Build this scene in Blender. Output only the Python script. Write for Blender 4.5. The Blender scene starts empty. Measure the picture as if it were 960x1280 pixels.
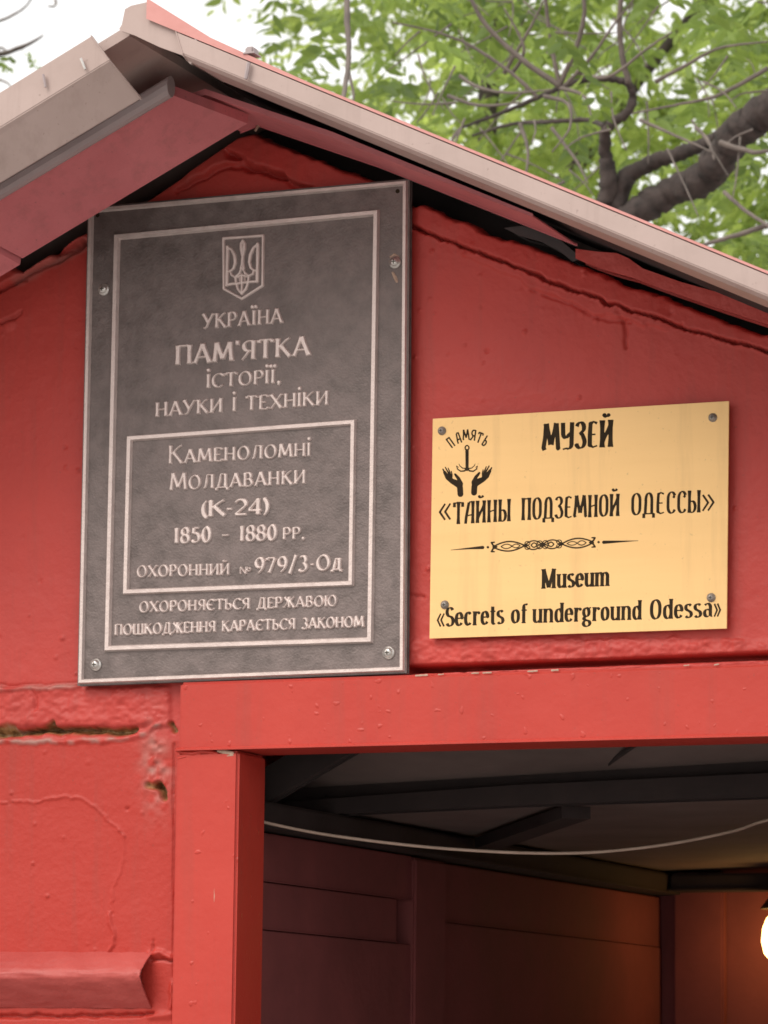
import bpy, bmesh, math, random
import numpy as np
from mathutils import Vector, Matrix
random.seed(7); np.random.seed(7)
S = bpy.context.scene
COL = S.collection

# ------------------------------------------------------------------ camera
F = 4500.0                                   # focal length in photo pixels (960 x 1280)
YAW, PITCH, ROLL = math.radians(22.0), math.radians(8.80), math.radians(0.65)
D = 4.6                                      # camera to facade, metres
_r = np.array([math.cos(YAW), math.sin(YAW), 0.0])
FW = np.array([-math.sin(YAW)*math.cos(PITCH), math.cos(YAW)*math.cos(PITCH), math.sin(PITCH)])
_u = np.cross(_r, FW)
R_ = _r*math.cos(ROLL) + _u*math.sin(ROLL)
U_ = -_r*math.sin(ROLL) + _u*math.cos(ROLL)
CAM = np.array([D*math.tan(YAW), -D, 1.6])
cd = bpy.data.cameras.new('camera'); cam = bpy.data.objects.new('camera', cd); COL.objects.link(cam)
cam.matrix_world = Matrix(((R_[0], U_[0], -FW[0], CAM[0]), (R_[1], U_[1], -FW[1], CAM[1]), (R_[2], U_[2], -FW[2], CAM[2]), (0, 0, 0, 1)))
cd.sensor_fit = 'VERTICAL'; cd.sensor_height = 24.0; cd.lens = F/1280*24.0
cd.clip_end = 500.0; cd.clip_start = 0.05
cd.dof.use_dof = True; cd.dof.focus_distance = 4.95; cd.dof.aperture_fstop = 9.5
S.camera = cam

# ------------------------------------------------------------------ light
SUN_EL, SUN_AZ = math.radians(48), math.radians(208)     # bright veiled sun, high in front of the gable and to its left
W = bpy.data.worlds.new('World'); S.world = W; W.use_nodes = True
nt = W.node_tree; bg = nt.nodes['Background']
sky = nt.nodes.new('ShaderNodeTexSky'); sky.sky_type = 'NISHITA'; sky.sun_disc = False
sky.sun_elevation = SUN_EL; sky.sun_rotation = SUN_AZ
sky.air_density = 1.0; sky.dust_density = 4.0; sky.ozone_density = 0.6
wb = nt.nodes.new('ShaderNodeMix'); wb.data_type = 'RGBA'; wb.blend_type = 'MULTIPLY'; wb.inputs[0].default_value = 1.0
wb.inputs[7].default_value = (1.06, 0.985, 0.91, 1)          # camera white balance for open shade
nt.links.new(sky.outputs[0], wb.inputs[6])
# thin bright overcast veil over the blue
tcw = nt.nodes.new('ShaderNodeTexCoord'); nzw = nt.nodes.new('ShaderNodeTexNoise'); nzw.inputs['Scale'].default_value = 2.2; nzw.inputs['Detail'].default_value = 5.0
nt.links.new(tcw.outputs['Generated'], nzw.inputs['Vector'])
mrw = nt.nodes.new('ShaderNodeMapRange'); mrw.inputs[1].default_value = 0.3; mrw.inputs[2].default_value = 0.7; mrw.inputs[3].default_value = 0.6; mrw.inputs[4].default_value = 0.9
nt.links.new(nzw.outputs[0], mrw.inputs[0])
veil = nt.nodes.new('ShaderNodeMix'); veil.data_type = 'RGBA'; veil.inputs[7].default_value = (8.6, 8.3, 7.9, 1)
nt.links.new(mrw.outputs[0], veil.inputs[0]); nt.links.new(wb.outputs[2], veil.inputs[6]); nt.links.new(veil.outputs[2], bg.inputs[0]); bg.inputs[1].default_value = 0.10
ld = bpy.data.lights.new('sun', 'SUN'); sun = bpy.data.objects.new('sun', ld); COL.objects.link(sun)
ld.energy = 1.35; ld.angle = math.radians(40); ld.color = (1.0, 0.95, 0.87)
sd = Vector((math.sin(SUN_AZ)*math.cos(SUN_EL), math.cos(SUN_AZ)*math.cos(SUN_EL), math.sin(SUN_EL)))
sun.rotation_euler = sd.to_track_quat('Z', 'Y').to_euler()
vs = S.view_settings
vs.view_transform = 'Standard'; vs.look = 'None'; vs.gamma = 1.0; vs.exposure = 0.78; vs.use_curve_mapping = False
S.cycles.max_bounces = 8
S.cycles.filter_width = 1.65

# ------------------------------------------------------------------ helpers
def P(px, py, Y=0.0):
    """world point on the plane y=Y under photo pixel px,py"""
    d = FW*F + R_*(px-480.0) + U_*(640.0-py)
    return CAM + d*((Y-CAM[1])/d[1])
def Pn(px, py, Y):
    d = FW[None]*F + R_[None]*(px-480.0)[:, None] + U_[None]*(640.0-py)[:, None]
    return CAM[None] + d*((Y-CAM[1])/d[:, 1])[:, None]
def projn(p):
    q = p - CAM[None]; z = q@FW
    return 480 + F*(q@R_)/z, 640 - F*(q@U_)/z

def link(name, me, mat, parent=None):
    o = bpy.data.objects.new(name, me); COL.objects.link(o)
    if mat is not None:
        for m in (mat if isinstance(mat, (list, tuple)) else [mat]): me.materials.append(m)
    if parent is not None: o.parent = parent; o.matrix_parent_inverse = Matrix.Translation(-Vector(parent.location))
    return o
def obj(name, bm, mat, parent=None, smooth=False, bevel=0.0, seg=2, norm=True):
    if bevel > 0:
        bmesh.ops.remove_doubles(bm, verts=bm.verts, dist=1e-6)
        bmesh.ops.bevel(bm, geom=list(bm.edges), offset=bevel, segments=seg, affect='EDGES', clamp_overlap=True)
    if norm: bmesh.ops.recalc_face_normals(bm, faces=bm.faces)
    me = bpy.data.meshes.new(name); bm.to_mesh(me); bm.free()
    if smooth: me.polygons.foreach_set('use_smooth', [True]*len(me.polygons))
    return link(name, me, mat, parent)
def thing(name, label, cat, loc=(0, 0, 0), group=None):
    o = bpy.data.objects.new(name, None); COL.objects.link(o); o.location = loc
    o.empty_display_size = 0.1
    o['label'] = label; o['category'] = cat
    if group: o['group'] = group
    bpy.context.view_layer.update()
    return o
def box(bm, x0, x1, y0, y1, z0, z1):
    v = [bm.verts.new(c) for c in ((x0,y0,z0),(x1,y0,z0),(x1,y1,z0),(x0,y1,z0),(x0,y0,z1),(x1,y0,z1),(x1,y1,z1),(x0,y1,z1))]
    for f in ((0,1,2,3),(4,5,6,7),(0,1,5,4),(1,2,6,5),(2,3,7,6),(3,0,4,7)): bm.faces.new([v[i] for i in f])
def prism(bm, pts, y0, y1):
    """polygon of (x,z) world points extruded from y0 to y1"""
    a = [bm.verts.new((x, y0, z)) for x, z in pts]; b = [bm.verts.new((x, y1, z)) for x, z in pts]
    n = len(pts)
    bm.faces.new(a); bm.faces.new(b[::-1])
    for i in range(n): bm.faces.new((a[i], a[(i+1) % n], b[(i+1) % n], b[i]))
def prism_px(bm, pts, y0, y1):
    prism(bm, [(P(x, y, y0)[0], P(x, y, y0)[2]) for x, y in pts], y0, y1)
def extrude_section(bm, sec, p0, p1):
    """closed section given as offset vectors, swept straight from p0 to p1"""
    a = [bm.verts.new(Vector(p0)+Vector(s)) for s in sec]; b = [bm.verts.new(Vector(p1)+Vector(s)) for s in sec]
    n = len(sec)
    bm.faces.new(a); bm.faces.new(b[::-1])
    for i in range(n): bm.faces.new((a[i], a[(i+1) % n], b[(i+1) % n], b[i]))
def tube(bm, pts, rad, n=8, jit=0.0):
    pts = [Vector(p) for p in pts]; rings = []
    if not isinstance(rad, (list, tuple)): rad = [rad]*len(pts)
    t0 = (pts[1]-pts[0]).normalized()
    side = t0.cross(Vector((0.3, 0.2, 1))).normalized()
    for i, p in enumerate(pts):
        t = (pts[min(i+1, len(pts)-1)]-pts[max(i-1, 0)]).normalized()
        side = (side - t*side.dot(t)).normalized(); up = t.cross(side)
        rings.append([bm.verts.new(p + (side*math.cos(2*math.pi*k/n) + up*math.sin(2*math.pi*k/n))*rad[i]*(1+random.uniform(-jit, jit))) for k in range(n)])
    for a, b in zip(rings[:-1], rings[1:]):
        for k in range(n): bm.faces.new((a[k], a[(k+1) % n], b[(k+1) % n], b[k]))
    bm.faces.new(rings[0][::-1]); bm.faces.new(rings[-1])
def spline(pts, rad, sub=5):
    """Catmull-Rom resample of a polyline with radii"""
    q = [Vector(p) for p in pts]; out = []; ro = []
    for i in range(len(q)-1):
        a, b, c, d = q[max(i-1, 0)], q[i], q[i+1], q[min(i+2, len(q)-1)]
        for k in range(sub):
            t = k/sub
            out.append(0.5*((2*b)+(c-a)*t+(2*a-5*b+4*c-d)*t*t+(3*b-a-3*c+d)*t**3)); ro.append(rad[i]*(1-t)+rad[i+1]*t)
    out.append(q[-1]); ro.append(rad[-1]); return out, ro
def vnoise(x, y, s, seed):
    """smooth value noise, x,y arrays, s = cell size"""
    rs = np.random.RandomState(seed); g = rs.rand(256, 256)
    u, v = x/s, y/s; i = np.floor(u).astype(int); j = np.floor(v).astype(int); fu, fv = u-i, v-j
    fu = fu*fu*(3-2*fu); fv = fv*fv*(3-2*fv); i &= 255; j &= 255; i1 = (i+1) & 255; j1 = (j+1) & 255
    return (g[i, j]*(1-fu)+g[i1, j]*fu)*(1-fv)+(g[i, j1]*(1-fu)+g[i1, j1]*fu)*fv-0.5
def polydist(x, y, pts):
    d = np.full(x.shape, 1e9)
    for (ax, ay), (bx, by) in zip(pts[:-1], pts[1:]):
        dx, dy = bx-ax, by-ay; L = dx*dx+dy*dy+1e-12
        t = np.clip(((x-ax)*dx+(y-ay)*dy)/L, 0, 1)
        d = np.minimum(d, np.hypot(x-ax-t*dx, y-ay-t*dy))
    return d

# ------------------------------------------------------------------ materials
def mat(name):
    m = bpy.data.materials.new(name); m.use_nodes = True
    return m, m.node_tree, m.node_tree.nodes['Principled BSDF']
def N(t, kind, **kw):
    n = t.nodes.new(kind)
    for k, v in kw.items():
        if k in n.inputs: n.inputs[k].default_value = v
        else: setattr(n, k, v)
    return n
def ramp(t, src, stops):
    r = t.nodes.new('ShaderNodeValToRGB'); t.links.new(src, r.inputs[0])
    e = r.color_ramp.elements
    while len(e) < len(stops): e.new(0.5)
    for el, (p, c) in zip(e, stops): el.position = p; el.color = c if len(c) == 4 else (*c, 1)
    return r
def add_grime(t, col, b, amount):
    """thin rain streaks and a scatter of small dirt specks in the paint"""
    tc = N(t, 'ShaderNodeTexCoord'); mp = N(t, 'ShaderNodeMapping'); mp.inputs['Scale'].default_value = (34, 34, 2.6); t.links.new(tc.outputs['Object'], mp.inputs[0])
    n1 = N(t, 'ShaderNodeTexNoise', Scale=1.0, Detail=5.0, Roughness=0.65); t.links.new(mp.outputs[0], n1.inputs['Vector'])
    r1 = ramp(t, n1.outputs[0], [(0.52, (0, 0, 0)), (0.78, (amount,)*3)])
    n2 = N(t, 'ShaderNodeTexNoise', Scale=190.0, Detail=2.0); t.links.new(tc.outputs['Object'], n2.inputs['Vector'])
    r2 = ramp(t, n2.outputs[0], [(0.70, (0, 0, 0)), (0.76, (amount*1.3,)*3)])
    ad = N(t, 'ShaderNodeMath', operation='MAXIMUM'); t.links.new(r1.outputs[0], ad.inputs[0]); t.links.new(r2.outputs[0], ad.inputs[1])
    mx = N(t, 'ShaderNodeMix', data_type='RGBA'); t.links.new(ad.outputs[0], mx.inputs[0]); t.links.new(col, mx.inputs[6]); mx.inputs[7].default_value = (0.12, 0.07, 0.055, 1)
    t.links.new(mx.outputs[2], b.inputs['Base Color'])
def noisy(name, c0, c1, scale=8.0, rough=(0.45, 0.6), bump=(0.3, 120.0), bump2=None, metallic=0.0, spec=0.5, stretch=None, pimples=0.0, grime=0.0):
    m, t, b = mat(name)
    tc = N(t, 'ShaderNodeTexCoord'); co = tc.outputs['Object']
    if stretch:
        mp = N(t, 'ShaderNodeMapping'); mp.inputs['Scale'].default_value = stretch; t.links.new(co, mp.inputs[0]); co = mp.outputs[0]
    n = N(t, 'ShaderNodeTexNoise', Scale=scale, Detail=6.0, Roughness=0.6); t.links.new(co, n.inputs['Vector'])
    cr = ramp(t, n.outputs[0], [(0.32, c0), (0.68, c1)]); t.links.new(cr.outputs[0], b.inputs['Base Color'])
    if grime: add_grime(t, cr.outputs[0], b, grime)
    rr = ramp(t, n.outputs[0], [(0.3, (rough[0],)*3), (0.7, (rough[1],)*3)]); t.links.new(rr.outputs[0], b.inputs['Roughness'])
    nb = N(t, 'ShaderNodeTexNoise', Scale=bump[1], Detail=4.0); t.links.new(co, nb.inputs['Vector'])
    bp = N(t, 'ShaderNodeBump', Strength=bump[0], Distance=0.002); t.links.new(nb.outputs[0], bp.inputs['Height'])
    if bump2:
        nb2 = N(t, 'ShaderNodeTexNoise', Scale=bump2[1], Detail=3.0); t.links.new(co, nb2.inputs['Vector'])
        bp2 = N(t, 'ShaderNodeBump', Strength=bump2[0], Distance=0.01); t.links.new(nb2.outputs[0], bp2.inputs['Height'])
        t.links.new(bp.outputs[0], bp2.inputs['Normal']); bp = bp2
    t.links.new(bp.outputs[0], b.inputs['Normal'])
    if pimples:
        n3 = N(t, 'ShaderNodeTexNoise', Scale=75.0, Detail=1.0); t.links.new(co, n3.inputs['Vector'])
        r3 = ramp(t, n3.outputs[0], [(0.71, (0, 0, 0)), (0.80, (1, 1, 1))])
        b3 = N(t, 'ShaderNodeBump', Strength=pimples, Distance=0.003); t.links.new(r3.outputs[0], b3.inputs['Height'])
        t.links.new(bp.outputs[0], b3.inputs['Normal']); t.links.new(b3.outputs[0], b.inputs['Normal'])
    b.inputs['Metallic'].default_value = metallic; b.inputs['Specular IOR Level'].default_value = spec
    return m
RED0, RED1 = (0.45, 0.047, 0.039), (0.53, 0.062, 0.050)
M = {}
M['frame_red'] = noisy('red_gloss_paint', (0.455, 0.039, 0.027), (0.505, 0.048, 0.033), 5, (0.38, 0.5), (0.12, 160), (0.16, 18), spec=0.38, pimples=0.35, grime=0.18)
M['soffit_red_glare'] = noisy('red_soffit_glare_paint', (0.50, 0.135, 0.15), (0.60, 0.18, 0.195), 6, (0.5, 0.65), (0.3, 140), (0.3, 22), grime=0.3)  # red paled towards pink: veiling sky glare is mixed into the paint
M['beige'] = noisy('beige_painted_metal', (0.38, 0.285, 0.26), (0.43, 0.325, 0.30), 7, (0.4, 0.55), (0.10, 90), (0.22, 9), grime=0.25)
M['wallpaint'] = noisy('red_batten_paint', RED0, RED1, 9, (0.45, 0.6), (0.4, 140), (0.4, 30))
M['ledge_red'] = noisy('red_ledge_paint', (0.36, 0.050, 0.043), (0.43, 0.068, 0.058), 9, (0.45, 0.6), (0.35, 140), (0.25, 30))
M['greystrip'] = noisy('grey_strip', (0.33, 0.27, 0.275), (0.40, 0.33, 0.335), 14, (0.4, 0.6), (0.2, 90))
M['roof_red'] = noisy('red_roof_paint', (0.52, 0.22, 0.20), (0.6, 0.28, 0.26), 14, (0.4, 0.6), (0.2, 90))
M['patina'] = noisy('dark_cast_patina', (0.125, 0.100, 0.095), (0.215, 0.172, 0.165), 36, (0.42, 0.6), (0.4, 300), (0.12, 90), metallic=0.35)
M['cast_pale'] = noisy('polished_cast_metal', (0.60, 0.495, 0.47), (0.72, 0.61, 0.58), 60, (0.34, 0.5), (0.3, 300), metallic=0.35)
M['gold'] = noisy('gold_plate', (0.84, 0.53, 0.22), (0.90, 0.58, 0.25), 3, (0.40, 0.48), (0.03, 500), (0.03, 9), metallic=0.2, stretch=(0.6, 1, 6), grime=0.16)
M['ink'] = noisy('dark_lettering', (0.022, 0.015, 0.009), (0.045, 0.031, 0.018), 60, (0.75, 0.85), (0.1, 200), spec=0.12)
M['steel'] = noisy('zinc_screw', (0.55, 0.52, 0.5), (0.68, 0.65, 0.62), 90, (0.25, 0.4), (0.2, 300), metallic=0.85)
M['screw_grey'] = noisy('grey_screw_head', (0.24, 0.22, 0.21), (0.36, 0.33, 0.31), 90, (0.4, 0.5), (0.2, 300), metallic=0.5)
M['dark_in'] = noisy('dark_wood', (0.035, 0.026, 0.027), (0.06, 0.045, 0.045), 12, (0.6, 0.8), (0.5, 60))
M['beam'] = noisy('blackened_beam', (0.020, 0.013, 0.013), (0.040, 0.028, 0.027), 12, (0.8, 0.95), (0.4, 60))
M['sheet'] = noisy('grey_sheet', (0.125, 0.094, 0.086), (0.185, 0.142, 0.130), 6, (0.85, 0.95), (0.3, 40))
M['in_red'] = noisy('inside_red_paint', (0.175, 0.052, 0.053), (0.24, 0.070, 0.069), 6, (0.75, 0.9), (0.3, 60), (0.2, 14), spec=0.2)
M['cable'] = noisy('pale_cable', (0.36, 0.27, 0.21), (0.46, 0.35, 0.28), 30, (0.4, 0.5), (0.1, 100))
M['chip'] = noisy('bare_chip', (0.38, 0.25, 0.18), (0.52, 0.38, 0.30), 60, (0.7, 0.9), (0.5, 200))
M['bark'] = noisy('bark', (0.030, 0.023, 0.022), (0.085, 0.066, 0.062), 30, (0.8, 0.95), (1.0, 70), (0.9, 24))
M['twig'] = noisy('twig_bark', (0.11, 0.092, 0.084), (0.20, 0.168, 0.15), 20, (0.8, 0.95), (0.5, 80))
M['paving'] = noisy('paving', (0.26, 0.25, 0.24), (0.34, 0.33, 0.315), 3, (0.8, 0.9), (0.4, 60))
M['glassfit'] = noisy('dark_lamp_holder', (0.04, 0.035, 0.03), (0.06, 0.05, 0.045), 30, (0.4, 0.5), (0.1, 100))

def wall_material():
    m, t, b = mat('red_painted_plaster')
    tc = N(t, 'ShaderNodeTexCoord'); co = tc.outputs['Object']
    n = N(t, 'ShaderNodeTexNoise', Scale=4.0, Detail=8.0, Roughness=0.65); t.links.new(co, n.inputs['Vector'])
    cr = ramp(t, n.outputs[0], [(0.3, RED0), (0.7, RED1)])
    at = N(t, 'ShaderNodeAttribute'); at.attribute_name = 'bare'
    n2 = N(t, 'ShaderNodeTexNoise', Scale=70.0, Detail=5.0); t.links.new(co, n2.inputs['Vector'])
    bare = ramp(t, n2.outputs[0], [(0.35, (0.13, 0.065, 0.022)), (0.55, (0.34, 0.20, 0.08)), (0.7, (0.42, 0.27, 0.2))])
    at2 = N(t, 'ShaderNodeAttribute'); at2.attribute_name = 'worn'
    mx0 = N(t, 'ShaderNodeMix', data_type='RGBA'); t.links.new(at2.outputs['Fac'], mx0.inputs[0])
    at3 = N(t, 'ShaderNodeAttribute'); at3.attribute_name = 'fresh'
    mxf = N(t, 'ShaderNodeMix', data_type='RGBA'); t.links.new(at3.outputs['Fac'], mxf.inputs[0]); t.links.new(cr.outputs[0], mxf.inputs[6]); mxf.inputs[7].default_value = (0.43, 0.036, 0.025, 1)
    t.links.new(mxf.outputs[2], mx0.inputs[6]); mx0.inputs[7].default_value = (0.40, 0.22, 0.19, 1)
    mx = N(t, 'ShaderNodeMix', data_type='RGBA'); t.links.new(at.outputs['Fac'], mx.inputs[0])
    t.links.new(mx0.outputs[2], mx.inputs[6]); t.links.new(bare.outputs[0], mx.inputs[7])
    add_grime(t, mx.outputs[2], b, 0.22)
    rr = ramp(t, n.outputs[0], [(0.3, (0.42,)*3), (0.7, (0.55,)*3)]); t.links.new(rr.outputs[0], b.inputs['Roughness']); b.inputs['Specular IOR Level'].default_value = 0.34
    nb = N(t, 'ShaderNodeTexNoise', Scale=110.0, Detail=5.0); t.links.new(co, nb.inputs['Vector'])
    bp = N(t, 'ShaderNodeBump', Strength=0.35, Distance=0.003); t.links.new(nb.outputs[0], bp.inputs['Height'])
    nb2 = N(t, 'ShaderNodeTexNoise', Scale=16.0, Detail=3.0); t.links.new(co, nb2.inputs['Vector'])
    bp2 = N(t, 'ShaderNodeBump', Strength=0.16, Distance=0.01); t.links.new(nb2.outputs[0], bp2.inputs['Height'])
    t.links.new(bp.outputs[0], bp2.inputs['Normal']); t.links.new(bp2.outputs[0], b.inputs['Normal'])
    return m
M['wall'] = wall_material()

def leaf_material(name, dark, light, trans):
    m, t, b = mat(name)
    at = N(t, 'ShaderNodeAttribute'); at.attribute_name = 'tone'
    cr = ramp(t, at.outputs['Fac'], [(0.0, dark), (1.0, light)])
    t.links.new(cr.outputs[0], b.inputs['Base Color']); b.inputs['Roughness'].default_value = 0.5
    b.inputs['Specular IOR Level'].default_value = 0.3
    tr = N(t, 'ShaderNodeBsdfTranslucent')
    ct = ramp(t, at.outputs['Fac'], [(0.0, tuple(c*0.6 for c in trans)), (1.0, trans)]); t.links.new(ct.outputs[0], tr.inputs[0])
    mx = N(t, 'ShaderNodeMixShader'); mx.inputs[0].default_value = 0.5
    t.links.new(b.outputs[0], mx.inputs[1]); t.links.new(tr.outputs[0], mx.inputs[2])
    t.links.new(mx.outputs[0], t.nodes['Material Output'].inputs['Surface'])
    return m
M['leaf'] = leaf_material('green_leaf', (0.05, 0.095, 0.030), (0.19, 0.27, 0.08), (0.50, 0.66, 0.15))
M['leaf_far'] = leaf_material('bright_green_leaf', (0.085, 0.145, 0.042), (0.30, 0.38, 0.11), (0.72, 0.88, 0.22))

# ------------------------------------------------------------------ setting
bm = bmesh.new(); g = bmesh.ops.create_grid(bm, x_segments=2, y_segments=2, size=150.0)
o = obj('ground', bm, M['paving']); o['kind'] = 'structure'

# ------------------------------------------------------------------ shed
RX, SL = -0.22, 0.48                         # ridge x, roof slope
EL, ER = -1.40, 0.96                         # eaves
YB = 3.0                                     # back of the shed
shed = thing('museum_shed', 'red painted gabled shed with beige roof trim and dark open doorway', 'shed')
def roofz(x, top): return top - SL*abs(x-RX)

# door frame measures
LZ0 = float(P(295, 937, -0.022)[2]); LZ1 = float(P(222, 853, -0.022)[2])
JX0 = float(P(217, 1100, -0.022)[0]); JX1 = float(P(295.5, 1100, -0.022)[0])
JR = 0.70                                    # right jamb, beyond the frame
# --- front wall : fine displaced grid over the seen part, plain panels beyond
def front_wall():
    st = 0.0022
    xs = np.arange(-0.74, 0.741, st); zs = np.arange(1.46, 2.96, st)
    X, Z = np.meshgrid(xs, zs); nx, nz = len(xs), len(zs)
    p = np.stack([X.ravel(), np.zeros(X.size), Z.ravel()], 1)
    px, py = projn(p)
    wob = lambda s, a, k: a*vnoise(px+500, py+500, s, k)
    px_, py_ = px+wob(14, 5, 1)+wob(5, 2, 2), py+wob(14, 5, 3)+wob(5, 2, 4)
    dep = np.zeros(len(px)); bare = np.zeros(len(px)); worn = np.zeros(len(px))      # dep: + is towards the viewer, in mm
    def groove(pts, depth, w, wobble=True, b=0.0):
        nonlocal dep, bare
        d = polydist(px_ if wobble else px, py_ if wobble else py, pts)
        k = np.clip(1-d/w, 0, 1); k = k*k*(3-2*k); dep -= depth*k; bare = np.maximum(bare, b*np.clip(1.4*k, 0, 1))
    def step(pts, h, w=2.5):
        """layer h mm thicker above the polyline (smaller y)"""
        nonlocal dep
        xx = np.array([q[0] for q in pts]); yy = np.array([q[1] for q in pts])
        e = np.interp(px_, xx, yy) - py_
        inside = np.clip(e/w+0.5, 0, 1)
        if True:
            fade = np.clip((px-xx[0])/12, 0, 1)*np.clip((xx[-1]-px)/12, 0, 1)
            dep += h*inside*fade*np.clip(1-e/70, 0, 1)
    def bump(x, y, r, h):
        nonlocal dep
        d = np.hypot(px-x, py-y)/r; dep += h*np.clip(1-d*d, 0, 1)
    # overall waviness and brushed paint
    dep += 3.0*vnoise(px+900, py+900, 170, 5)+1.5*vnoise(px+900, py+900, 60, 6)+(0.8*vnoise(px+900, py+900, 16, 7)+0.35*vnoise(px+900, py+900, 7, 8))*np.where((py > 930) & (px < 216), 0.5, 1.0)
    # right gable: crack along the rake, thicker torn coat above
    groove([(508, 283), (560, 300), (620, 325), (700, 356), (780, 386), (870, 414), (1000, 452)], 30, 2.6)
    step([(512, 286), (560, 303), (620, 328), (700, 359), (780, 389), (870, 417), (1000, 456)], 5)
    step([(570, 318), (610, 333), (650, 350), (672, 366), (694, 366), (712, 380), (728, 386), (744, 398), (760, 392), (790, 402), (815, 408), (838, 414)], 4.5, 2.0)
    groove([(779, 398), (783, 414), (782, 432)], 5, 4)
    groove([(664, 362), (700, 374), (745, 398), (790, 404)], 3, 3)
    for x, y, r, h in ((600, 345, 3, 2), (728, 392, 4, 3), (745, 401, 4, 3), (770, 396, 5, 2.5), (806, 408, 4, 2)): bump(x, y, r, h)
    # apex: raised V of plaster under the soffit
    groove([(222, 238), (255, 222), (284, 208), (300, 206), (330, 215), (352, 224), (390, 238)], 7, 6)
    step([(225, 236), (284, 206), (302, 204), (352, 221), (392, 236)], 6, 4)
    groove([(288, 194), (312, 207), (352, 222)], 13, 8); groove([(284, 188), (296, 196)], 6, 5)
    kz = np.clip(1-polydist(px_, py_, [(20, 352), (62, 330), (108, 305)])/9, 0, 1); worn = np.maximum(worn, 0.55*kz)
    # left gable edge
    groove([(-60, 392), (0, 362), (30, 344), (70, 326), (108, 304)], 8, 5)
    step([(-60, 390), (0, 360), (40, 337), (70, 322), (112, 300)], 9, 3)
    groove([(70, 318), (86, 310), (103, 305)], 22, 6)
    groove([(-30, 412), (0, 404), (12, 399), (26, 390)], 6, 4)
    bump(12, 405, 9, 3)
    groove([(-20, 374), (10, 352), (30, 350)], 4, 4)
    # right of plaque bottom: rough strip above the lintel
    band = np.clip((py_-797)/4, 0, 1)*np.clip((842-py)/4, 0, 1)*np.clip((px-505)/6, 0, 1)
    dep += band*(3+2.6*vnoise(px, py*1.8, 5, 11)+3*vnoise(px, py*1.8, 14, 12))
    groove([(508, 837.5), (600, 834), (760, 828), (1000, 818.5)], 50, 6.0, False)
    groove([(508, 837), (545, 838), (600, 834), (640, 834)], 12, 4)
    groove([(505, 742), (516, 744), (532, 745)], 4, 3)
    # left: joint under the gable, brick course, open joint, crumbling corner
    top = [(-80, 862), (0, 861), (50, 860), (98, 858), (150, 857), (220, 855)]
    groove([(-80, 858), (60, 857), (100, 855)], 5, 3)
    d = polydist(px_, py_, top[:4]); k = np.clip(1-d/5.5, 0, 1); dep += 6*k; worn = np.maximum(worn, k*np.clip(0.55+2.2*vnoise(px, py, 13, 31), 0, 1))
    dep += np.clip((py_-858)/4, 0, 1)*np.clip((910-py)/5, 0, 1)*np.clip((216-px)/5, 0, 1)*(4+2.8*vnoise(px, py*1.4, 5, 13)+3.2*vnoise(px, py*1.4, 13, 23)+3*vnoise(px, py, 30, 14))
    groove([(-80, 922), (0, 919), (30, 914), (62, 913), (110, 915), (150, 914), (168, 913)], 17, 6.5, True, 1.0)
    groove([(20, 912), (64, 911), (118, 912)], 16, 3.0, True, 0.6)
    groove([(-60, 916), (0, 913), (14, 911)], 9, 9, True, 1.0)
    groove([(60, 909), (68, 904), (70, 913)], 10, 5, True, 0.9)
    groove([(40, 862), (45, 873), (46, 886)], 4, 4); 
    d = polydist(px_, py_, [(-80, 932), (0, 928), (60, 926), (120, 925), (172, 921), (200, 905)]); k = np.clip(1-d/5, 0, 1); dep += 4*k; worn = np.maximum(worn, k*np.clip(0.5+2.4*vnoise(px, py, 10, 32), 0, 1))
    # crumbling zone by the door frame
    zone = np.exp(-(((px-196)/17)**2+((py-955)/50)**2))
    dep += zone*(6*vnoise(px, py, 5, 15)+6*vnoise(px, py, 14, 16)); worn = np.maximum(worn, np.clip(zone*0.8*(0.45+1.6*vnoise(px, py, 9, 17)), 0, 1))
    groove([(198, 981), (204, 989), (206, 996)], 20, 7, True, 1.0)
    groove([(186, 980), (196, 983)], 8, 6, True, 0.8)
    groove([(214, 905), (217, 915)], 10, 5, True, 0.9)
    groove([(217.5, 930), (217, 1320)], 5, 1.8, False)
    # raised paint ridge and blisters
    for pts, h, w in (([(-10, 1002), (40, 1003), (68, 998), (84, 995), (102, 999), (120, 1009), (137, 1024), (147, 1037), (155, 1046)], 2.6, 2.0),
                      ([(154, 1046), (156, 1070), (150, 1088), (143, 1106), (140, 1126)], 1.6, 2.5), ([(138, 1140), (140, 1160), (143, 1182), (137, 1190)], 4, 3),
                      ([(190, 1193), (200, 1190), (216, 1196)], 5, 6), ([(188, 1271), (202, 1271), (216, 1270)], 4, 6), ([(216, 1224), (215, 1245), (214, 1262)], 4, 4)):
        d = polydist(px_, py_, pts); dep += h*np.clip(1-d/w, 0, 1)
    groove([(190, 1200), (216, 1200)], 5, 2.5); groove([(192, 1175), (191, 1192)], 4, 2); groove([(-40, 1272), (120, 1270), (190, 1266)], 8, 4)
    fresh = np.clip((py_-922)/6, 0, 1)*np.clip((228-px_)/6, 0, 1)
    rs = np.random.RandomState(3)
    for _ in range(260):
        x, y = rs.uniform(-40, 1000), rs.uniform(300, 1280)
        bump(x, y, rs.uniform(1.6, 3.6), rs.uniform(0.8, 3.2)*(1 if rs.rand() < 0.8 else -1))
    # upper edge: soffit line on the left, ragged and open on the right of the apex
    ex = np.array([-400, 28, 110, 190, 298, 318, 326, 400, 470, 513, 528, 560, 600, 640, 677, 707, 757, 827, 907, 960, 1200])
    ey = np.array([150, 338, 286.5, 243.5, 168, 163, 168, 197, 224, 254, 252, 268, 284, 298, 312, 323, 341, 369, 400, 416, 515])
    e = py - np.interp(px, ex, ey) + wob(10, 5, 21)*(px > 330) + wob(40, 6, 22)*(px > 330)
    rnd = np.clip(1-e/7, 0, 1); dep -= 30*rnd**2
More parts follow.
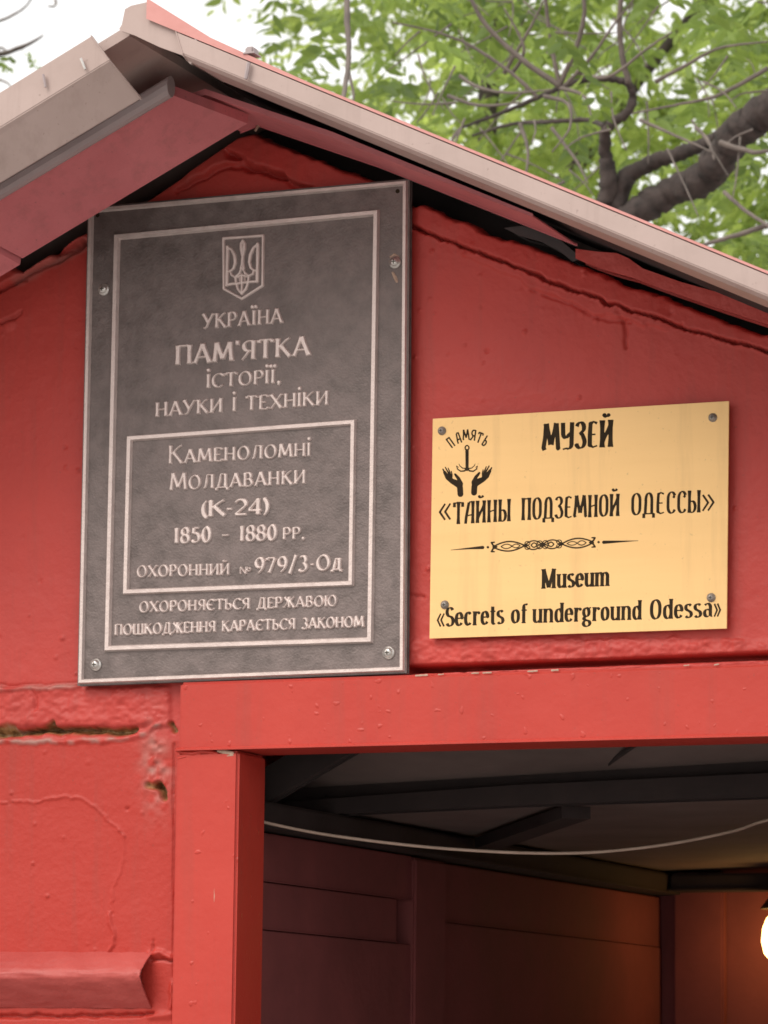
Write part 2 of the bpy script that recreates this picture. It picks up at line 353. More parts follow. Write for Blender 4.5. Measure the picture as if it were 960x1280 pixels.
    keepv = (e > 0) & (Z.ravel() < roofz(X.ravel(), 2.960))
    hole = (X.ravel() > JX0+0.02) & (Z.ravel() < LZ1-0.02)
    keepv &= ~hole
    p[:, 1] = -dep*0.001
    kk = keepv.reshape(nz, nx); q = kk[:-1, :-1] & kk[1:, :-1] & kk[:-1, 1:] & kk[1:, 1:]
    iz, ix = np.nonzero(q); a = iz*nx+ix
    faces = np.stack([a, a+1, a+nx+1, a+nx], 1)
    used = np.unique(faces); remap = np.full(len(p), -1); remap[used] = np.arange(len(used))
    faces = remap[faces]; v = p[used]
    me = bpy.data.meshes.new('front_wall'); me.vertices.add(len(v)); me.vertices.foreach_set('co', v.ravel().astype(np.float32))
    me.loops.add(faces.size); me.loops.foreach_set('vertex_index', faces.ravel().astype(np.int32))
    me.polygons.add(len(faces)); me.polygons.foreach_set('loop_start', (np.arange(len(faces))*4).astype(np.int32))
    me.polygons.foreach_set('use_smooth', np.ones(len(faces), bool)); me.update(calc_edges=True); me.validate()
    for nm, arr in (('bare', bare), ('worn', worn), ('fresh', fresh)):
        at = me.attributes.new(nm, 'FLOAT', 'POINT'); at.data.foreach_set('value', arr[used].astype(np.float32))
    bm = bmesh.new(); bm.from_mesh(me)
    # plain wall outside the photographed part
    XL, XR = EL+0.06, ER-0.06
    prism(bm, [(XL, 0.0), (-0.742, 0.0), (-0.742, roofz(-0.742, 2.925)), (XL, roofz(XL, 2.925))], 0.0, 0.06)
    prism(bm, [(-0.742, 0.0), (JX0+0.02, 0.0), (JX0+0.02, 1.459), (-0.742, 1.459)], 0.0, 0.06)
    prism(bm, [(0.742, 0.0), (XR, 0.0), (XR, roofz(XR, 2.90)), (0.742, roofz(0.742, 2.90))], 0.0, 0.06)
    bm.to_mesh(me); bm.free()
    co = np.empty(len(me.vertices)*3, np.float32); me.vertices.foreach_get('co', co); co = co.reshape(-1, 3)
    fa = np.empty(len(me.vertices), np.float32); me.attributes['fresh'].data.foreach_get('value', fa)
    fa[(co[:, 2] < 1.4595) & (co[:, 0] < JX0+0.03)] = 1.0; me.attributes['fresh'].data.foreach_set('value', fa)
    return link('front_wall', me, M['wall'], shed)
front_wall()
# other walls of the shed
bm = bmesh.new(); box(bm, EL+0.06, EL+0.12, 0.062, YB, 0, roofz(EL+0.06, 2.92)); obj('side_wall', bm, M['wall'], shed)
bm = bmesh.new(); box(bm, ER-0.12, ER-0.06, 0.062, YB, 0, roofz(ER-0.06, 2.92)); obj('side_wall', bm, M['wall'], shed)
bm = bmesh.new(); prism(bm, [(EL+0.06, 0), (ER-0.06, 0), (ER-0.06, roofz(ER-0.06, 2.92)), (RX, 2.92), (EL+0.06, roofz(EL+0.06, 2.92))], YB, YB+0.06); obj('back_wall', bm, M['wall'], shed)
# dark sheet added as the attic void's shade behind the open rake joint
bm = bmesh.new(); prism(bm, [(EL+0.13, LZ1+0.02), (ER-0.13, LZ1+0.02), (ER-0.13, roofz(ER-0.13, 2.980)), (RX, 2.966), (EL+0.13, roofz(EL+0.13, 2.966))], 0.092, 0.13); obj('void_shade_sheet', bm, M['beam'], shed)

# --- roof
YF = -0.40
def slope_slab(bm, x0, x1, ztop, th, y0, y1):
    prism(bm, [(x0, roofz(x0, ztop)), (x1, roofz(x1, ztop)), (x1, roofz(x1, ztop-th)), (x0, roofz(x0, ztop-th))], y0, y1)
bm = bmesh.new(); slope_slab(bm, RX, EL-0.05, 2.985, 0.016, YF+0.012, YB+0.2); slope_slab(bm, RX, ER+0.05, 3.000, 0.008, YF+0.004, YB+0.2)
roof = obj('roof', bm, M['beige'], shed)
# red roofing felt with a rolled edge on the right slope
bm = bmesh.new()
pr = [(RX+0.036, 3.010), (RX+0.13, roofz(RX+0.13, 3.009)), (RX+0.27, roofz(RX+0.27, 3.003)), (ER+0.06, roofz(ER+0.06, 3.0022)), (ER+0.06, roofz(ER+0.06, 3.0005)), (RX+0.036, roofz(RX+0.036, 3.0005))]
prism(bm, pr, YF-0.010, YB+0.2); obj('roof_covering', bm, M['roof_red'], roof, bevel=0.003)
# soffit: painted boards set below the sheet
YS = -0.258
def tilted_board(x_hi_front, x_hi_back, x_lo, drop, name, th=0.014):
    lz_ = lambda x, top: top - SL*(RX-x)
    fr = [(x_lo-0.004, YS, lz_(x_lo-0.004, 2.924-drop)), (x_hi_front, YS, lz_(x_hi_front, 2.924-drop)), (x_hi_back, -0.150, lz_(x_hi_back, 2.8685-drop)), (x_lo+0.046, -0.150, lz_(x_lo+0.046, 2.8685-drop))]
    bm = bmesh.new(); a = [bm.verts.new(p) for p in fr]; b = [bm.verts.new((p[0], p[1]+0.004, p[2]+th)) for p in fr]
    bm.faces.new(a); bm.faces.new(b[::-1])
    for k in range(4): bm.faces.new((a[k], a[(k+1) % 4], b[(k+1) % 4], b[k]))
    bmesh.ops.subdivide_edges(bm, edges=list(bm.edges), cuts=1, use_grid_fill=True)
    return obj(name, bm, M['soffit_red_glare'], roof)
xl2 = float(P(28, 332, -0.15)[0])
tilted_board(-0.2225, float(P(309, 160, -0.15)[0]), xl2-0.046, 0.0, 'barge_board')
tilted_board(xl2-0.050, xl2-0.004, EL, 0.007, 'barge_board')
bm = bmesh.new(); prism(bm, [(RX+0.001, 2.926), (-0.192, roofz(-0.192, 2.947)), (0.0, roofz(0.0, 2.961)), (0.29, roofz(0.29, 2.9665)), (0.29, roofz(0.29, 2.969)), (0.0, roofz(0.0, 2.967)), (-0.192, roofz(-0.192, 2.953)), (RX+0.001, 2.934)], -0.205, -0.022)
obj('soffit', bm, M['soffit_red_glare'], roof, bevel=0.001)
bm = bmesh.new(); prism(bm, [(RX+0.002, 2.981), (ER, roofz(ER, 2.983)), (ER, roofz(ER, 2.990)), (RX+0.002, 2.988)], -0.284, 0.09); obj('underside_shade_board', bm, M['beam'], roof)  # dark board added to stand for shade on the right roof underside
# batten on the right rake
bm = bmesh.new(); prism_px(bm, [(722, 314), (745, 317), (770, 319), (784, 325), (802, 338), (850, 355), (900, 369), (960, 386), (1200, 478), (1200, 505), (960, 403), (893, 381), (827, 358), (790, 344), (757, 335), (735, 327), (722, 321)], -0.022, 0.02)
obj('rake_batten', bm, M['wallpaint'], roof, bevel=0.003)
# broken lath end sticking out in the gap
bm = bmesh.new(); prism_px(bm, [(636, 286), (652, 284), (690, 294), (724, 322), (716, 325), (700, 312), (676, 300), (650, 293)], -0.006, 0.035)
obj('broken_lath', bm, M['dark_in'], roof, bevel=0.002)
# grey rounded strip closing the left trim
def along(y, z): return Vector((0, y, z))
def trim(sgn, x0, x1, off_top, sec, name, material, bev=0.002, cut=0.0):
    """section (y, dz) pairs swept down the slope from x0 to x1; cut slants the upper end"""
    a = [Vector((x0 + sgn*cut*(-dz)/0.05, y, roofz(x0, off_top)+dz - SL*sgn*0*cut)) for y, dz in sec]
    for v, (y, dz) in zip(a, sec): v.z = roofz(v.x, off_top)+dz
    b = [Vector((x1, y, roofz(x1, off_top)+dz)) for y, dz in sec]
    bm = bmesh.new(); va = [bm.verts.new(v) for v in a]; vb = [bm.verts.new(v) for v in b]; n = len(sec)
    bm.faces.new(va); bm.faces.new(vb[::-1])
    for i in range(n): bm.faces.new((va[i], va[(i+1) % n], vb[(i+1) % n], vb[i]))
    return obj(name, bm, material, roof, bevel=bev)
# left barge trim: face, wide flat lip underneath
secL = [(-0.412, -0.006), (-0.412, -0.056), (-0.370, -0.104), (-0.366, -0.102), (-0.408, -0.054), (-0.408, -0.006)]
trim(-1, -0.268, EL-0.05, 2.994, secL, 'barge_trim', M['beige'], 0.0012, cut=-0.028)
sec = [(-0.272+0.013*math.cos(a), -0.062+0.015*math.sin(a)) for a in [i*math.pi/6 for i in range(12)]]
trim(-1, RX+0.008, EL, 2.994, sec, 'edge_strip', M['greystrip'], 0.0)
secR = [(-0.412, 0.000), (-0.412, -0.026), (-0.404, -0.032), (-0.285, -0.030), (-0.285, -0.026), (-0.400, -0.028), (-0.408, -0.022), (-0.408, 0.000)]
trim(1, -0.140, ER+0.05, 2.998, secR, 'barge_trim', M['beige'], 0.0012, cut=0.02)
# ridge cap: folded sheet with a front plate running down the right slope
bm = bmesh.new()
prism_px(bm, [(150, 36), (153, 31), (157, 12), (164, 8), (186, 3), (192, 10), (199, 24), (214, 36), (246, 54), (250, 62), (238, 79), (228, 68), (200, 58), (168, 43), (152, 38)], -0.404, -0.399)
cap = obj('ridge_cap', bm, M['beige'], roof, bevel=0.001)
bm = bmesh.new()
zc = float(P(186, 3, YF)[2])
prism(bm, [(RX-0.002, zc-0.020), (RX+0.003, zc-0.004), (RX+0.018, zc-0.001), (RX+0.028, zc-0.008), (RX+0.044, zc-0.022), (RX+0.040, zc-0.024), (RX+0.024, zc-0.010), (RX+0.016, zc-0.004), (RX+0.006, zc-0.007), (RX+0.001, zc-0.020)], -0.3985, YB+0.2)
obj('ridge_roll', bm, M['beige'], cap, bevel=0.0008)
# clips and nails on the trims
def nail(px, py, Y, dx, dz, dy=0.0, r=0.0018, m='steel', nm='nail', par=None):
    p = Vector(P(px, py, Y)); bm = bmesh.new()
    tube(bm, [p, p+Vector((dx*0.5, dy*0.5, dz*0.5)), p+Vector((dx, dy, dz))], [r, r*1.05, r*0.9], 6); return obj(nm, bm, M[m], par or roof)
nail(101, 73, -0.417, 0.007, -0.016); nail(54, 93, -0.417, 0.004, -0.018, m='greystrip')
nail(311, 78, -0.4175, -0.004, -0.022, r=0.0028, m='greystrip'); nail(246, 50, -0.408, -0.012, -0.012, r=0.003, m='greystrip')
nail(221, 147, -0.175, 0.004, -0.018, -0.002, m='chip'); nail(327, 150, -0.024, -0.007, -0.017, -0.006, r=0.0022, m='chip')
for x, y in ((315, 64),):
    p = P(x, y, -0.40); bm = bmesh.new(); box(bm, p[0]-0.006, p[0]+0.006, -0.41, -0.39, p[2]-0.006, p[2]+0.004); obj('roof_clip', bm, M['greystrip'], roof, bevel=0.002)

# --- door frame
frame = None
bm = bmesh.new(); box(bm, JX0+0.004, JR+0.085, -0.024, 0.072, LZ0, LZ1)
lintel = obj('door_frame', bm, M['frame_red'], shed, bevel=0.004, seg=3)
lintel.name = 'door_lintel'
bm = bmesh.new(); box(bm, JX0, JX1, -0.022, 0.074, 0, LZ0-0.0015); obj('door_jamb', bm, M['frame_red'], shed, bevel=0.004, seg=3)
bm = bmesh.new(); box(bm, JR, JR+0.08, -0.022, 0.074, 0, LZ0-0.0015); obj('door_jamb', bm, M['frame_red'], shed, bevel=0.004, seg=3)

# --- folded sheet ledge at lower left
bm = bmesh.new()
lz = float(P(188, 1191, 0)[2]); lx = float(P(191, 1191, 0)[0])
prof = [(0.004, 0.004), (-0.012, -0.007), (-0.026, -0.019), (-0.0335, -0.027), (-0.035, -0.034), (-0.031, -0.043), (-0.021, -0.055), (-0.011, -0.067), (-0.001, -0.077)]
inner = [(y+0.0022, z-0.0008) if i < 4 else (y+0.0024, z+0.0006) for i, (y, z) in enumerate(prof)]
prof, _ = spline([(0, y, z) for y, z in prof], [1]*9, 4); inner, _ = spline([(0, y, z) for y, z in inner], [1]*9, 4)
nS = 60; rows = []
for i in range(nS+1):
    x = lx - (lx+1.34)*(i/nS)**1.6
    jit = [0.0008*random.uniform(-1, 1) for _ in prof]
    sk = lambda v: (0.10*v.y if i == 0 else 0)
    rows.append(([bm.verts.new((x+sk(v), v.y+jit[k]-0.0008*math.sin(i*1.1+k*0.4), lz+v.z)) for k, v in enumerate(prof)], [bm.verts.new((x+sk(v), v.y, lz+v.z)) for v in inner]))
for (a, c), (b, d) in zip(rows[:-1], rows[1:]):
    for k in range(len(prof)-1):
        bm.faces.new((a[k], a[k+1], b[k+1], b[k])); bm.faces.new((c[k+1], c[k], d[k], d[k+1]))
for a, c in (rows[0], rows[-1]):
    for k in range(len(prof)-1): bm.faces.new((a[k], c[k], c[k+1], a[k+1]))
obj('sheet_ledge', bm, M['ledge_red'], shed, smooth=True)

# --- inside of the doorway
IX = -0.262                                  # inner face of the left passage wall
YW = 2.15                                    # far wall of the passage
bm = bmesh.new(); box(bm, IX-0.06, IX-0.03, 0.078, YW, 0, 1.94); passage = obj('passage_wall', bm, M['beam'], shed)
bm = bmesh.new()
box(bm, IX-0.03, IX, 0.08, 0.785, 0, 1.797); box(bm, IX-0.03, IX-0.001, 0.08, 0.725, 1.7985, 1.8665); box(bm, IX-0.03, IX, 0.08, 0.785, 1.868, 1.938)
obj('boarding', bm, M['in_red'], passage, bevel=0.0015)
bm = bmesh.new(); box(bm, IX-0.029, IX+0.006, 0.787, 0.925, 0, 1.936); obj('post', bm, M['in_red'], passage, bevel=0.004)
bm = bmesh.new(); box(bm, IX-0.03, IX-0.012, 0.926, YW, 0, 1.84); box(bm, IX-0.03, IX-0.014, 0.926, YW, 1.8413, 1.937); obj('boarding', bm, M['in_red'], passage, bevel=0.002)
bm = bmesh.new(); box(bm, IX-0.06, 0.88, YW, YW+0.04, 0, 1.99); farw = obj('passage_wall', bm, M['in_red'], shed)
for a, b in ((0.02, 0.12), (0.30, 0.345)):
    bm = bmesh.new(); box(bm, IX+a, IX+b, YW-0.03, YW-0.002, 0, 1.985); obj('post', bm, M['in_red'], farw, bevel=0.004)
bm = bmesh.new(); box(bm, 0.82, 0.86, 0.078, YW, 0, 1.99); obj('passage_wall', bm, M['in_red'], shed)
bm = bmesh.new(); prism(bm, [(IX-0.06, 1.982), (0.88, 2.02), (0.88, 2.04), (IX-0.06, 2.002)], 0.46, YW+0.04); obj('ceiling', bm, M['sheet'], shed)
bm = bmesh.new()
q4 = [P(346, 993, 0.45), P(1300, 938, 0.45), P(1300, 870, 0.16), P(470, 918, 0.16)]
va = [bm.verts.new(p) for p in q4]; vb = [bm.verts.new(p+np.array([0, 0.004, 0.012])) for p in q4]
bm.faces.new(va); bm.faces.new(vb[::-1])
for i in range(4): bm.faces.new((va[i], va[(i+1) % 4], vb[(i+1) % 4], vb[i]))
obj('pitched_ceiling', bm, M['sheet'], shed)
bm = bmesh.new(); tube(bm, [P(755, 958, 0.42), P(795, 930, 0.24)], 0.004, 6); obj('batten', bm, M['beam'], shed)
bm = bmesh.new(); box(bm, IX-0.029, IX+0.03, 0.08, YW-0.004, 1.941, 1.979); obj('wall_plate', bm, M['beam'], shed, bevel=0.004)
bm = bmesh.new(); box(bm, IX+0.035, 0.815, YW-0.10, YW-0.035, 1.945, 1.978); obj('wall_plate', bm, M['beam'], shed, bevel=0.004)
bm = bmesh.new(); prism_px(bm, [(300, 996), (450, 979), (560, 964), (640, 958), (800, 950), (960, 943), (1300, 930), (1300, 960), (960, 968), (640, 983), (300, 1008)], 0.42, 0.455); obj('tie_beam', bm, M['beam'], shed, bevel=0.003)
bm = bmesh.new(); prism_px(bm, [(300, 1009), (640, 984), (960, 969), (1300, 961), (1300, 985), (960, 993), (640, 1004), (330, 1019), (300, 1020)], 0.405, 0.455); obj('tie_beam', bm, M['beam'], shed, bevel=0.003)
def rafter(x0, z0, x1, z1, y, w=0.03, h=0.045):
    bm = bmesh.new(); prism(bm, [(x0, z0), (x1, z1), (x1, z1+h), (x0, z0+h)], y, y+w); obj('rafter', bm, M['beam'], shed, bevel=0.003)
rafter(IX-0.04, 1.955, 0.26, 2.25, 0.17)
def plank(a, b, w, h):
    a, b = Vector(a), Vector(b); s = (b-a).cross(Vector((0, 0, 1))).normalized()*w; bm = bmesh.new()
    v = [bm.verts.new(c) for c in (a-s, a+s, b+s, b-s)]; u = [bm.verts.new(c+Vector((0, 0, h))) for c in (a-s, a+s, b+s, b-s)]
    bm.faces.new(v); bm.faces.new(u)
    for i in range(4): bm.faces.new((v[i], v[(i+1) % 4], u[(i+1) % 4], u[i]))
    obj('rafter', bm, M['beam'], shed)
plank((IX+0.05, 1.0, 1.962), (0.12, 0.48, 1.972), 0.022, 0.018)
plank((0.30, 2.0, 1.975), (0.70, 1.2, 1.98), 0.03, 0.02)
bm = bmesh.new(); box(bm, -0.2, 0.8, 0.074, 0.10, LZ0+0.004, LZ1+0.02); obj('lintel_board', bm, M['beam'], shed)

# ------------------------------------------------------------------ cable in the doorway
pts = [P(x, y, Y) for x, y, Y in ((318, 1024, 0.10), (340, 1030, 0.12), (400, 1042, 0.17), (480, 1053, 0.22), (560, 1061, 0.26), (650, 1066, 0.30), (730, 1066, 0.33), (800, 1060, 0.36), (860, 1051, 0.39), (920, 1038, 0.42), (960, 1025, 0.44), (1060, 1005, 0.46))]
pp, rr = spline(pts, [0.0023]*len(pts), 4); bm = bmesh.new(); tube(bm, pp, rr, 8)
o = obj('sagging_cable', bm, M['cable'], smooth=True); o['label'] = 'thin pale cable sagging across the dark open doorway'; o['category'] = 'cable'

# ------------------------------------------------------------------ lamp
LP = Vector(P(979, 1169, 2.02))
lamp = thing('wall_lamp', 'glowing warm bulb lamp inside the dark doorway', 'lamp', tuple(LP))
me, t, b = mat('lit_bulb'); b.inputs['Emission Color'].default_value = (1.0, 0.55, 0.16, 1); b.inputs['Emission Strength'].default_value = 7.0; b.inputs['Base Color'].default_value = (1, .8, .5, 1)
bm = bmesh.new(); prof = [(0.0, -0.055), (0.022, -0.05), (0.036, -0.035), (0.041, -0.012), (0.039, 0.012), (0.032, 0.03), (0.020, 0.045), (0.016, 0.055)]
rings = [[bm.verts.new((LP.x+r*math.cos(k*math.pi/10), LP.y+r*math.sin(k*math.pi/10), LP.z+z)) for k in range(20)] for r, z in prof[1:]]
bot = bm.verts.new((LP.x, LP.y, LP.z-0.055))
for k in range(20): bm.faces.new((bot, rings[0][(k+1) % 20], rings[0][k]))
for A, B in zip(rings[:-1], rings[1:]):
    for k in range(20): bm.faces.new((A[k], A[(k+1) % 20], B[(k+1) % 20], B[k]))
obj('bulb', bm, me, lamp, smooth=True)
bm = bmesh.new(); tube(bm, [LP+Vector((0, 0, 0.053)), LP+Vector((0, 0, 0.10))], 0.021, 14); tube(bm, [LP+Vector((0, 0, 0.09)), LP+Vector((0, 0.07, 0.115)), LP+Vector((0, 0.124, 0.115))], 0.009, 8)
obj('lamp_holder', bm, M['glassfit'], lamp)
bm = bmesh.new(); bmesh.ops.create_cone(bm, cap_ends=False, segments=28, radius1=0.043, radius2=0.022, depth=0.028, matrix=Matrix.Translation(LP+Vector((0, 0, 0.064)))); bmesh.ops.solidify(bm, geom=list(bm.faces), thickness=0.002)
obj('lamp_shade', bm, M['glassfit'], lamp, smooth=True)

# ------------------------------------------------------------------ relief lettering
def arc(cx, cy, rx, ry, a0, a1, n=12):
    return [(cx+rx*math.cos(math.radians(a0+(a1-a0)*i/n)), cy+ry*math.sin(math.radians(a0+(a1-a0)*i/n))) for i in range(n+1)]
def G():
    g = {}
    st = lambda x: [(x, 0), (x, 1)]
    O = lambda w: arc(w/2, .5, w/2-.06, .46, 90, 450, 22)
    g['О'] = (.84, [O(.84)]); g['І'] = (.18, [st(.09)]); g['i'] = (.18, [st(.09), ('d', .09, 1.25)])
    g['Ї'] = (.30, [st(.15), ('d', .02, 1.22), ('d', .28, 1.22)])
    g['У'] = (.74, [[(.02, 1), (.38, .40)], [(.72, 1), (.38, .40), (.27, .14), (.16, .05), (.02, .08)]])
    g['К'] = (.74, [st(.10), [(.70, .99), (.5, .86), (.14, .50)], [(.26, .60), (.74, 0)]])
    g['Р'] = (.62, [st(.10), [(.10, .96), (.32, .96)]+arc(.32, .71, .25, .25, 90, -90)+[(.10, .46)]])
    g['А'] = (.80, [[(.03, 0), (.40, 1)], [(.38, 1), (.78, 0)], [(.18, .32), (.64, .32)]])
    g['Н'] = (.78, [st(.10), st(.68), [(.10, .5), (.68, .5)]])
    g['П'] = (.78, [st(.10), st(.68), [(.10, .96), (.68, .96)]])
    g['М'] = (.98, [[(.06, 0), (.16, 1)], [(.16, 1), (.48, .15)], [(.48, .15), (.82, 1)], [(.82, 1), (.92, 0)]])
    g["'"] = (.14, [[(.07, 1.05), (.07, .78)]])
    g['Я'] = (.68, [st(.58), [(.58, .96), (.36, .96)]+arc(.36, .71, .25, .25, 90, 270)+[(.58, .46)], [(.38, .46), (.02, 0)]])
    g['Т'] = (.72, [st(.36), [(.02, .96), (.70, .96)], [(.03, .99), (.03, .8)], [(.69, .99), (.69, .8)]])
    g['С'] = (.74, [arc(.44, .5, .37, .46, 42, 318, 18), [(.71, .98), (.71, .74)]])
    g['И'] = (.80, [st(.10), st(.70), [(.10, .06), (.70, .94)]])
    g['Й'] = (.80, g['И'][1]+[arc(.40, 1.26, .16, .12, 200, 340, 8)])
    g['Х'] = (.78, [[(.03, 1), (.75, 0)], [(.73, 1), (.05, 0)]])
    g['Е'] = (.60, [st(.10), [(.10, .96), (.56, .96)], [(.10, .5), (.46, .5)], [(.10, .04), (.58, .04)], [(.56, .98), (.56, .80)], [(.58, .02), (.58, .20)]])
    g['Л'] = (.78, [st(.68), [(.68, .96), (.30, .96), (.26, .5), (.18, .12), (.02, .04)]])
    g['Д'] = (.86, [[(.68, .06), (.68, 1)], [(.68, .96), (.34, .96), (.28, .5), (.16, .06)], [(.02, .05), (.84, .05)], [(.04, .07), (.04, -.18)], [(.82, .07), (.82, -.18)]])
    g['В'] = (.66, [st(.10), [(.10, .96), (.30, .96)]+arc(.30, .74, .22, .22, 90, -90)+[(.10, .52)], [(.3, .52)]+arc(.33, .28, .26, .24, 90, -90)+[(.10, .04)]])
    g['('] = (.30, [arc(.42, .46, .34, .60, 120, 240, 12)]); g[')'] = (.30, [arc(-.12, .46, .34, .60, 60, -60, 12)])
    g['-'] = (.34, [[(.03, .42), (.31, .42)]]); g['–'] = (.62, [[(.04, .42), (.58, .42)]])
    g['2'] = (.60, [arc(.30, .70, .24, .26, 165, -30, 12)+[(.06, .06)], [(.05, .06), (.58, .06)]])
    g['4'] = (.64, [[(.46, 0), (.46, 1)], [(.46, .98), (.04, .28)], [(.02, .28), (.62, .28)]])
    g['1'] = (.34, [st(.18), [(.18, .98), (.03, .84)]])
    g['8'] = (.62, [arc(.31, .74, .22, .23, 90, 450, 18), arc(.31, .27, .26, .25, 90, 450, 18)])
    g['5'] = (.60, [[(.54, .95), (.16, .95)], [(.16, .97), (.12, .56)], [(.12, .56), (.2, .60)]+arc(.28, .32, .27, .29, 90, -150, 14)])
    g['0'] = (.64, [arc(.32, .5, .25, .47, 90, 450, 20)])
    g['9'] = (.62, [arc(.31, .68, .24, .29, 0, 360, 18), arc(.05, .68, .50, .66, 0, -75, 10)])
    g['7'] = (.58, [[(.03, .94), (.56, .94)], [(.55, .94), (.18, 0)], [(.04, .97), (.04, .78)]])
    g['3'] = (.58, [arc(.27, .74, .21, .23, 150, -90, 12), arc(.27, .27, .25, .25, 90, -150, 14)])
    g['/'] = (.46, [[(.02, -.12), (.44, 1.08)]]); g['№'] = (1.1, [st(.08), st(.62), [(.08, 1), (.62, 0)], arc(.90, .6, .15, .22, 0, 360, 12)])
    g['.'] = (.20, [('d', .10, .06)]); g[','] = (.20, [('d', .10, .06), [(.12, .05), (.05, -.16)]])
    g['Є'] = (.74, [arc(.44, .5, .37, .46, 42, 318, 18), [(.12, .5), (.52, .5)], [(.71, .98), (.71, .76)]])
    g['Ь'] = (.62, [st(.10), [(.10, .54), (.30, .54)]+arc(.31, .29, .26, .25, 90, -90)+[(.10, .04)]])
    g['Ы'] = (.94, g['Ь'][1]+[st(.84)])
    g['Ж'] = (1.06, [st(.53), [(.05, .99), (.2, .85), (.50, .5)], [(.44, .58), (.03, 0)], [(1.01, .99), (.86, .85), (.56, .5)], [(.62, .58), (1.03, 0)]])
    g['Ю'] = (1.12, [st(.10), [(.10, .5), (.38, .5)], arc(.72, .5, .34, .46, 90, 450, 22)])
    g['Ш'] = (1.08, [st(.10), st(.54), st(.98), [(.10, .04), (.98, .04)]])
    g['З'] = (.60, [arc(.27, .74, .23, .22, 150, -90, 12), arc(.27, .27, .27, .25, 90, -150, 14)])
    g['«'] = (.52, [[(.26, .78), (.04, .42), (.26, .06)], [(.48, .78), (.26, .42), (.48, .06)]])
    g['»'] = (.52, [[(.04, .78), (.26, .42), (.04, .06)], [(.26, .78), (.48, .42), (.26, .06)]])
    g[' '] = (.42, [])
    return g
GL = G()
def LAT():
    g = {}; X = .72
    st = lambda x, a=0, b=X: [(x, a), (x, b)]
    g['M'] = (.78, [st(.10, 0, 1), [(.10, 1), (.39, .05)], [(.39, .05), (.66, 1)], st(.66, 0, 1)])
    g['u'] = (.52, [[(.10, X), (.10, .2)]+arc(.23, .2, .13, .16, 180, 330, 6), st(.42)])
    g['n'] = (.52, [st(.10), [(.12, .52)]+arc(.27, .52, .15, .17, 160, 0, 8)+[(.42, 0)]])
    g['m'] = (.80, [st(.10)]+[[(a+.02, .52)]+arc(a+.15, .52, .14, .17, 160, 0, 8)+[(a+.29, 0)] for a in (.10, .39)])
    g['s'] = (.40, [arc(.20, .54, .13, .15, 30, 250, 9)+arc(.20, .19, .14, .16, 70, -150, 9)])
    g['S'] = (.46, [arc(.23, .74, .16, .22, 25, 255, 10)+arc(.23, .27, .17, .24, 75, -155, 10)])
    g['e'] = (.44, [[(.09, .40), (.36, .40)]+arc(.22, .42, .15, .26, 0, 180, 10)+arc(.22, .30, .15, .26, 180, 330, 8)])
    g['c'] = (.42, [arc(.22, .42, .14, .26, 40, 180, 8)+arc(.22, .30, .14, .26, 180, 325, 8)])
    g['o'] = (.46, [arc(.23, .42, .15, .26, 0, 180, 10)+arc(.23, .30, .15, .26, 180, 360, 10)+[(.38, .42)]])
    g['r'] = (.38, [st(.10), [(.12, .5)]+arc(.24, .55, .11, .12, 150, 20, 6)])
    g['t'] = (.32, [[(.15, .92), (.15, .16)]+arc(.25, .14, .10, .11, 190, 300, 5), [(.02, .67), (.30, .67)]])
    g['f'] = (.32, [[(.14, 0), (.14, .82)]+arc(.25, .84, .11, .13, 180, 50, 6), [(.02, .67), (.30, .67)]])
    g['d'] = (.50, [st(.40, 0, 1), arc(.24, .42, .15, .26, 20, 180, 9)+arc(.24, .28, .15, .25, 180, 340, 9)])
    g['g'] = (.48, [arc(.21, .47, .14, .22, 0, 360, 16), [(.30, .66), (.46, .70)], [(.14, .26), (.08, .14), (.2, .06)]+arc(.23, -.10, .17, .15, 70, -250, 14)])
    g['O'] = (.58, [arc(.29, .60, .20, .37, 0, 180, 10)+arc(.29, .40, .20, .37, 180, 360, 10)+[(.49, .60)]])
    g['a'] = (.48, [[(.36, .06), (.36, .5)]+arc(.22, .52, .14, .17, 0, 150, 8), arc(.21, .22, .13, .18, 60, 300, 10), [(.36, .06), (.46, .05)]])
    for k in '« »': g[k] = GL[k]
    g['«'] = (.42, [[(.20, .70), (.04, .36), (.20, .02)], [(.38, .70), (.22, .36), (.38, .02)]]); g['»'] = (.42, [[(.04, .70), (.20, .36), (.04, .02)], [(.22, .70), (.38, .36), (.22, .02)]])
    g[' '] = (.30, [])
    return g
LG = LAT()

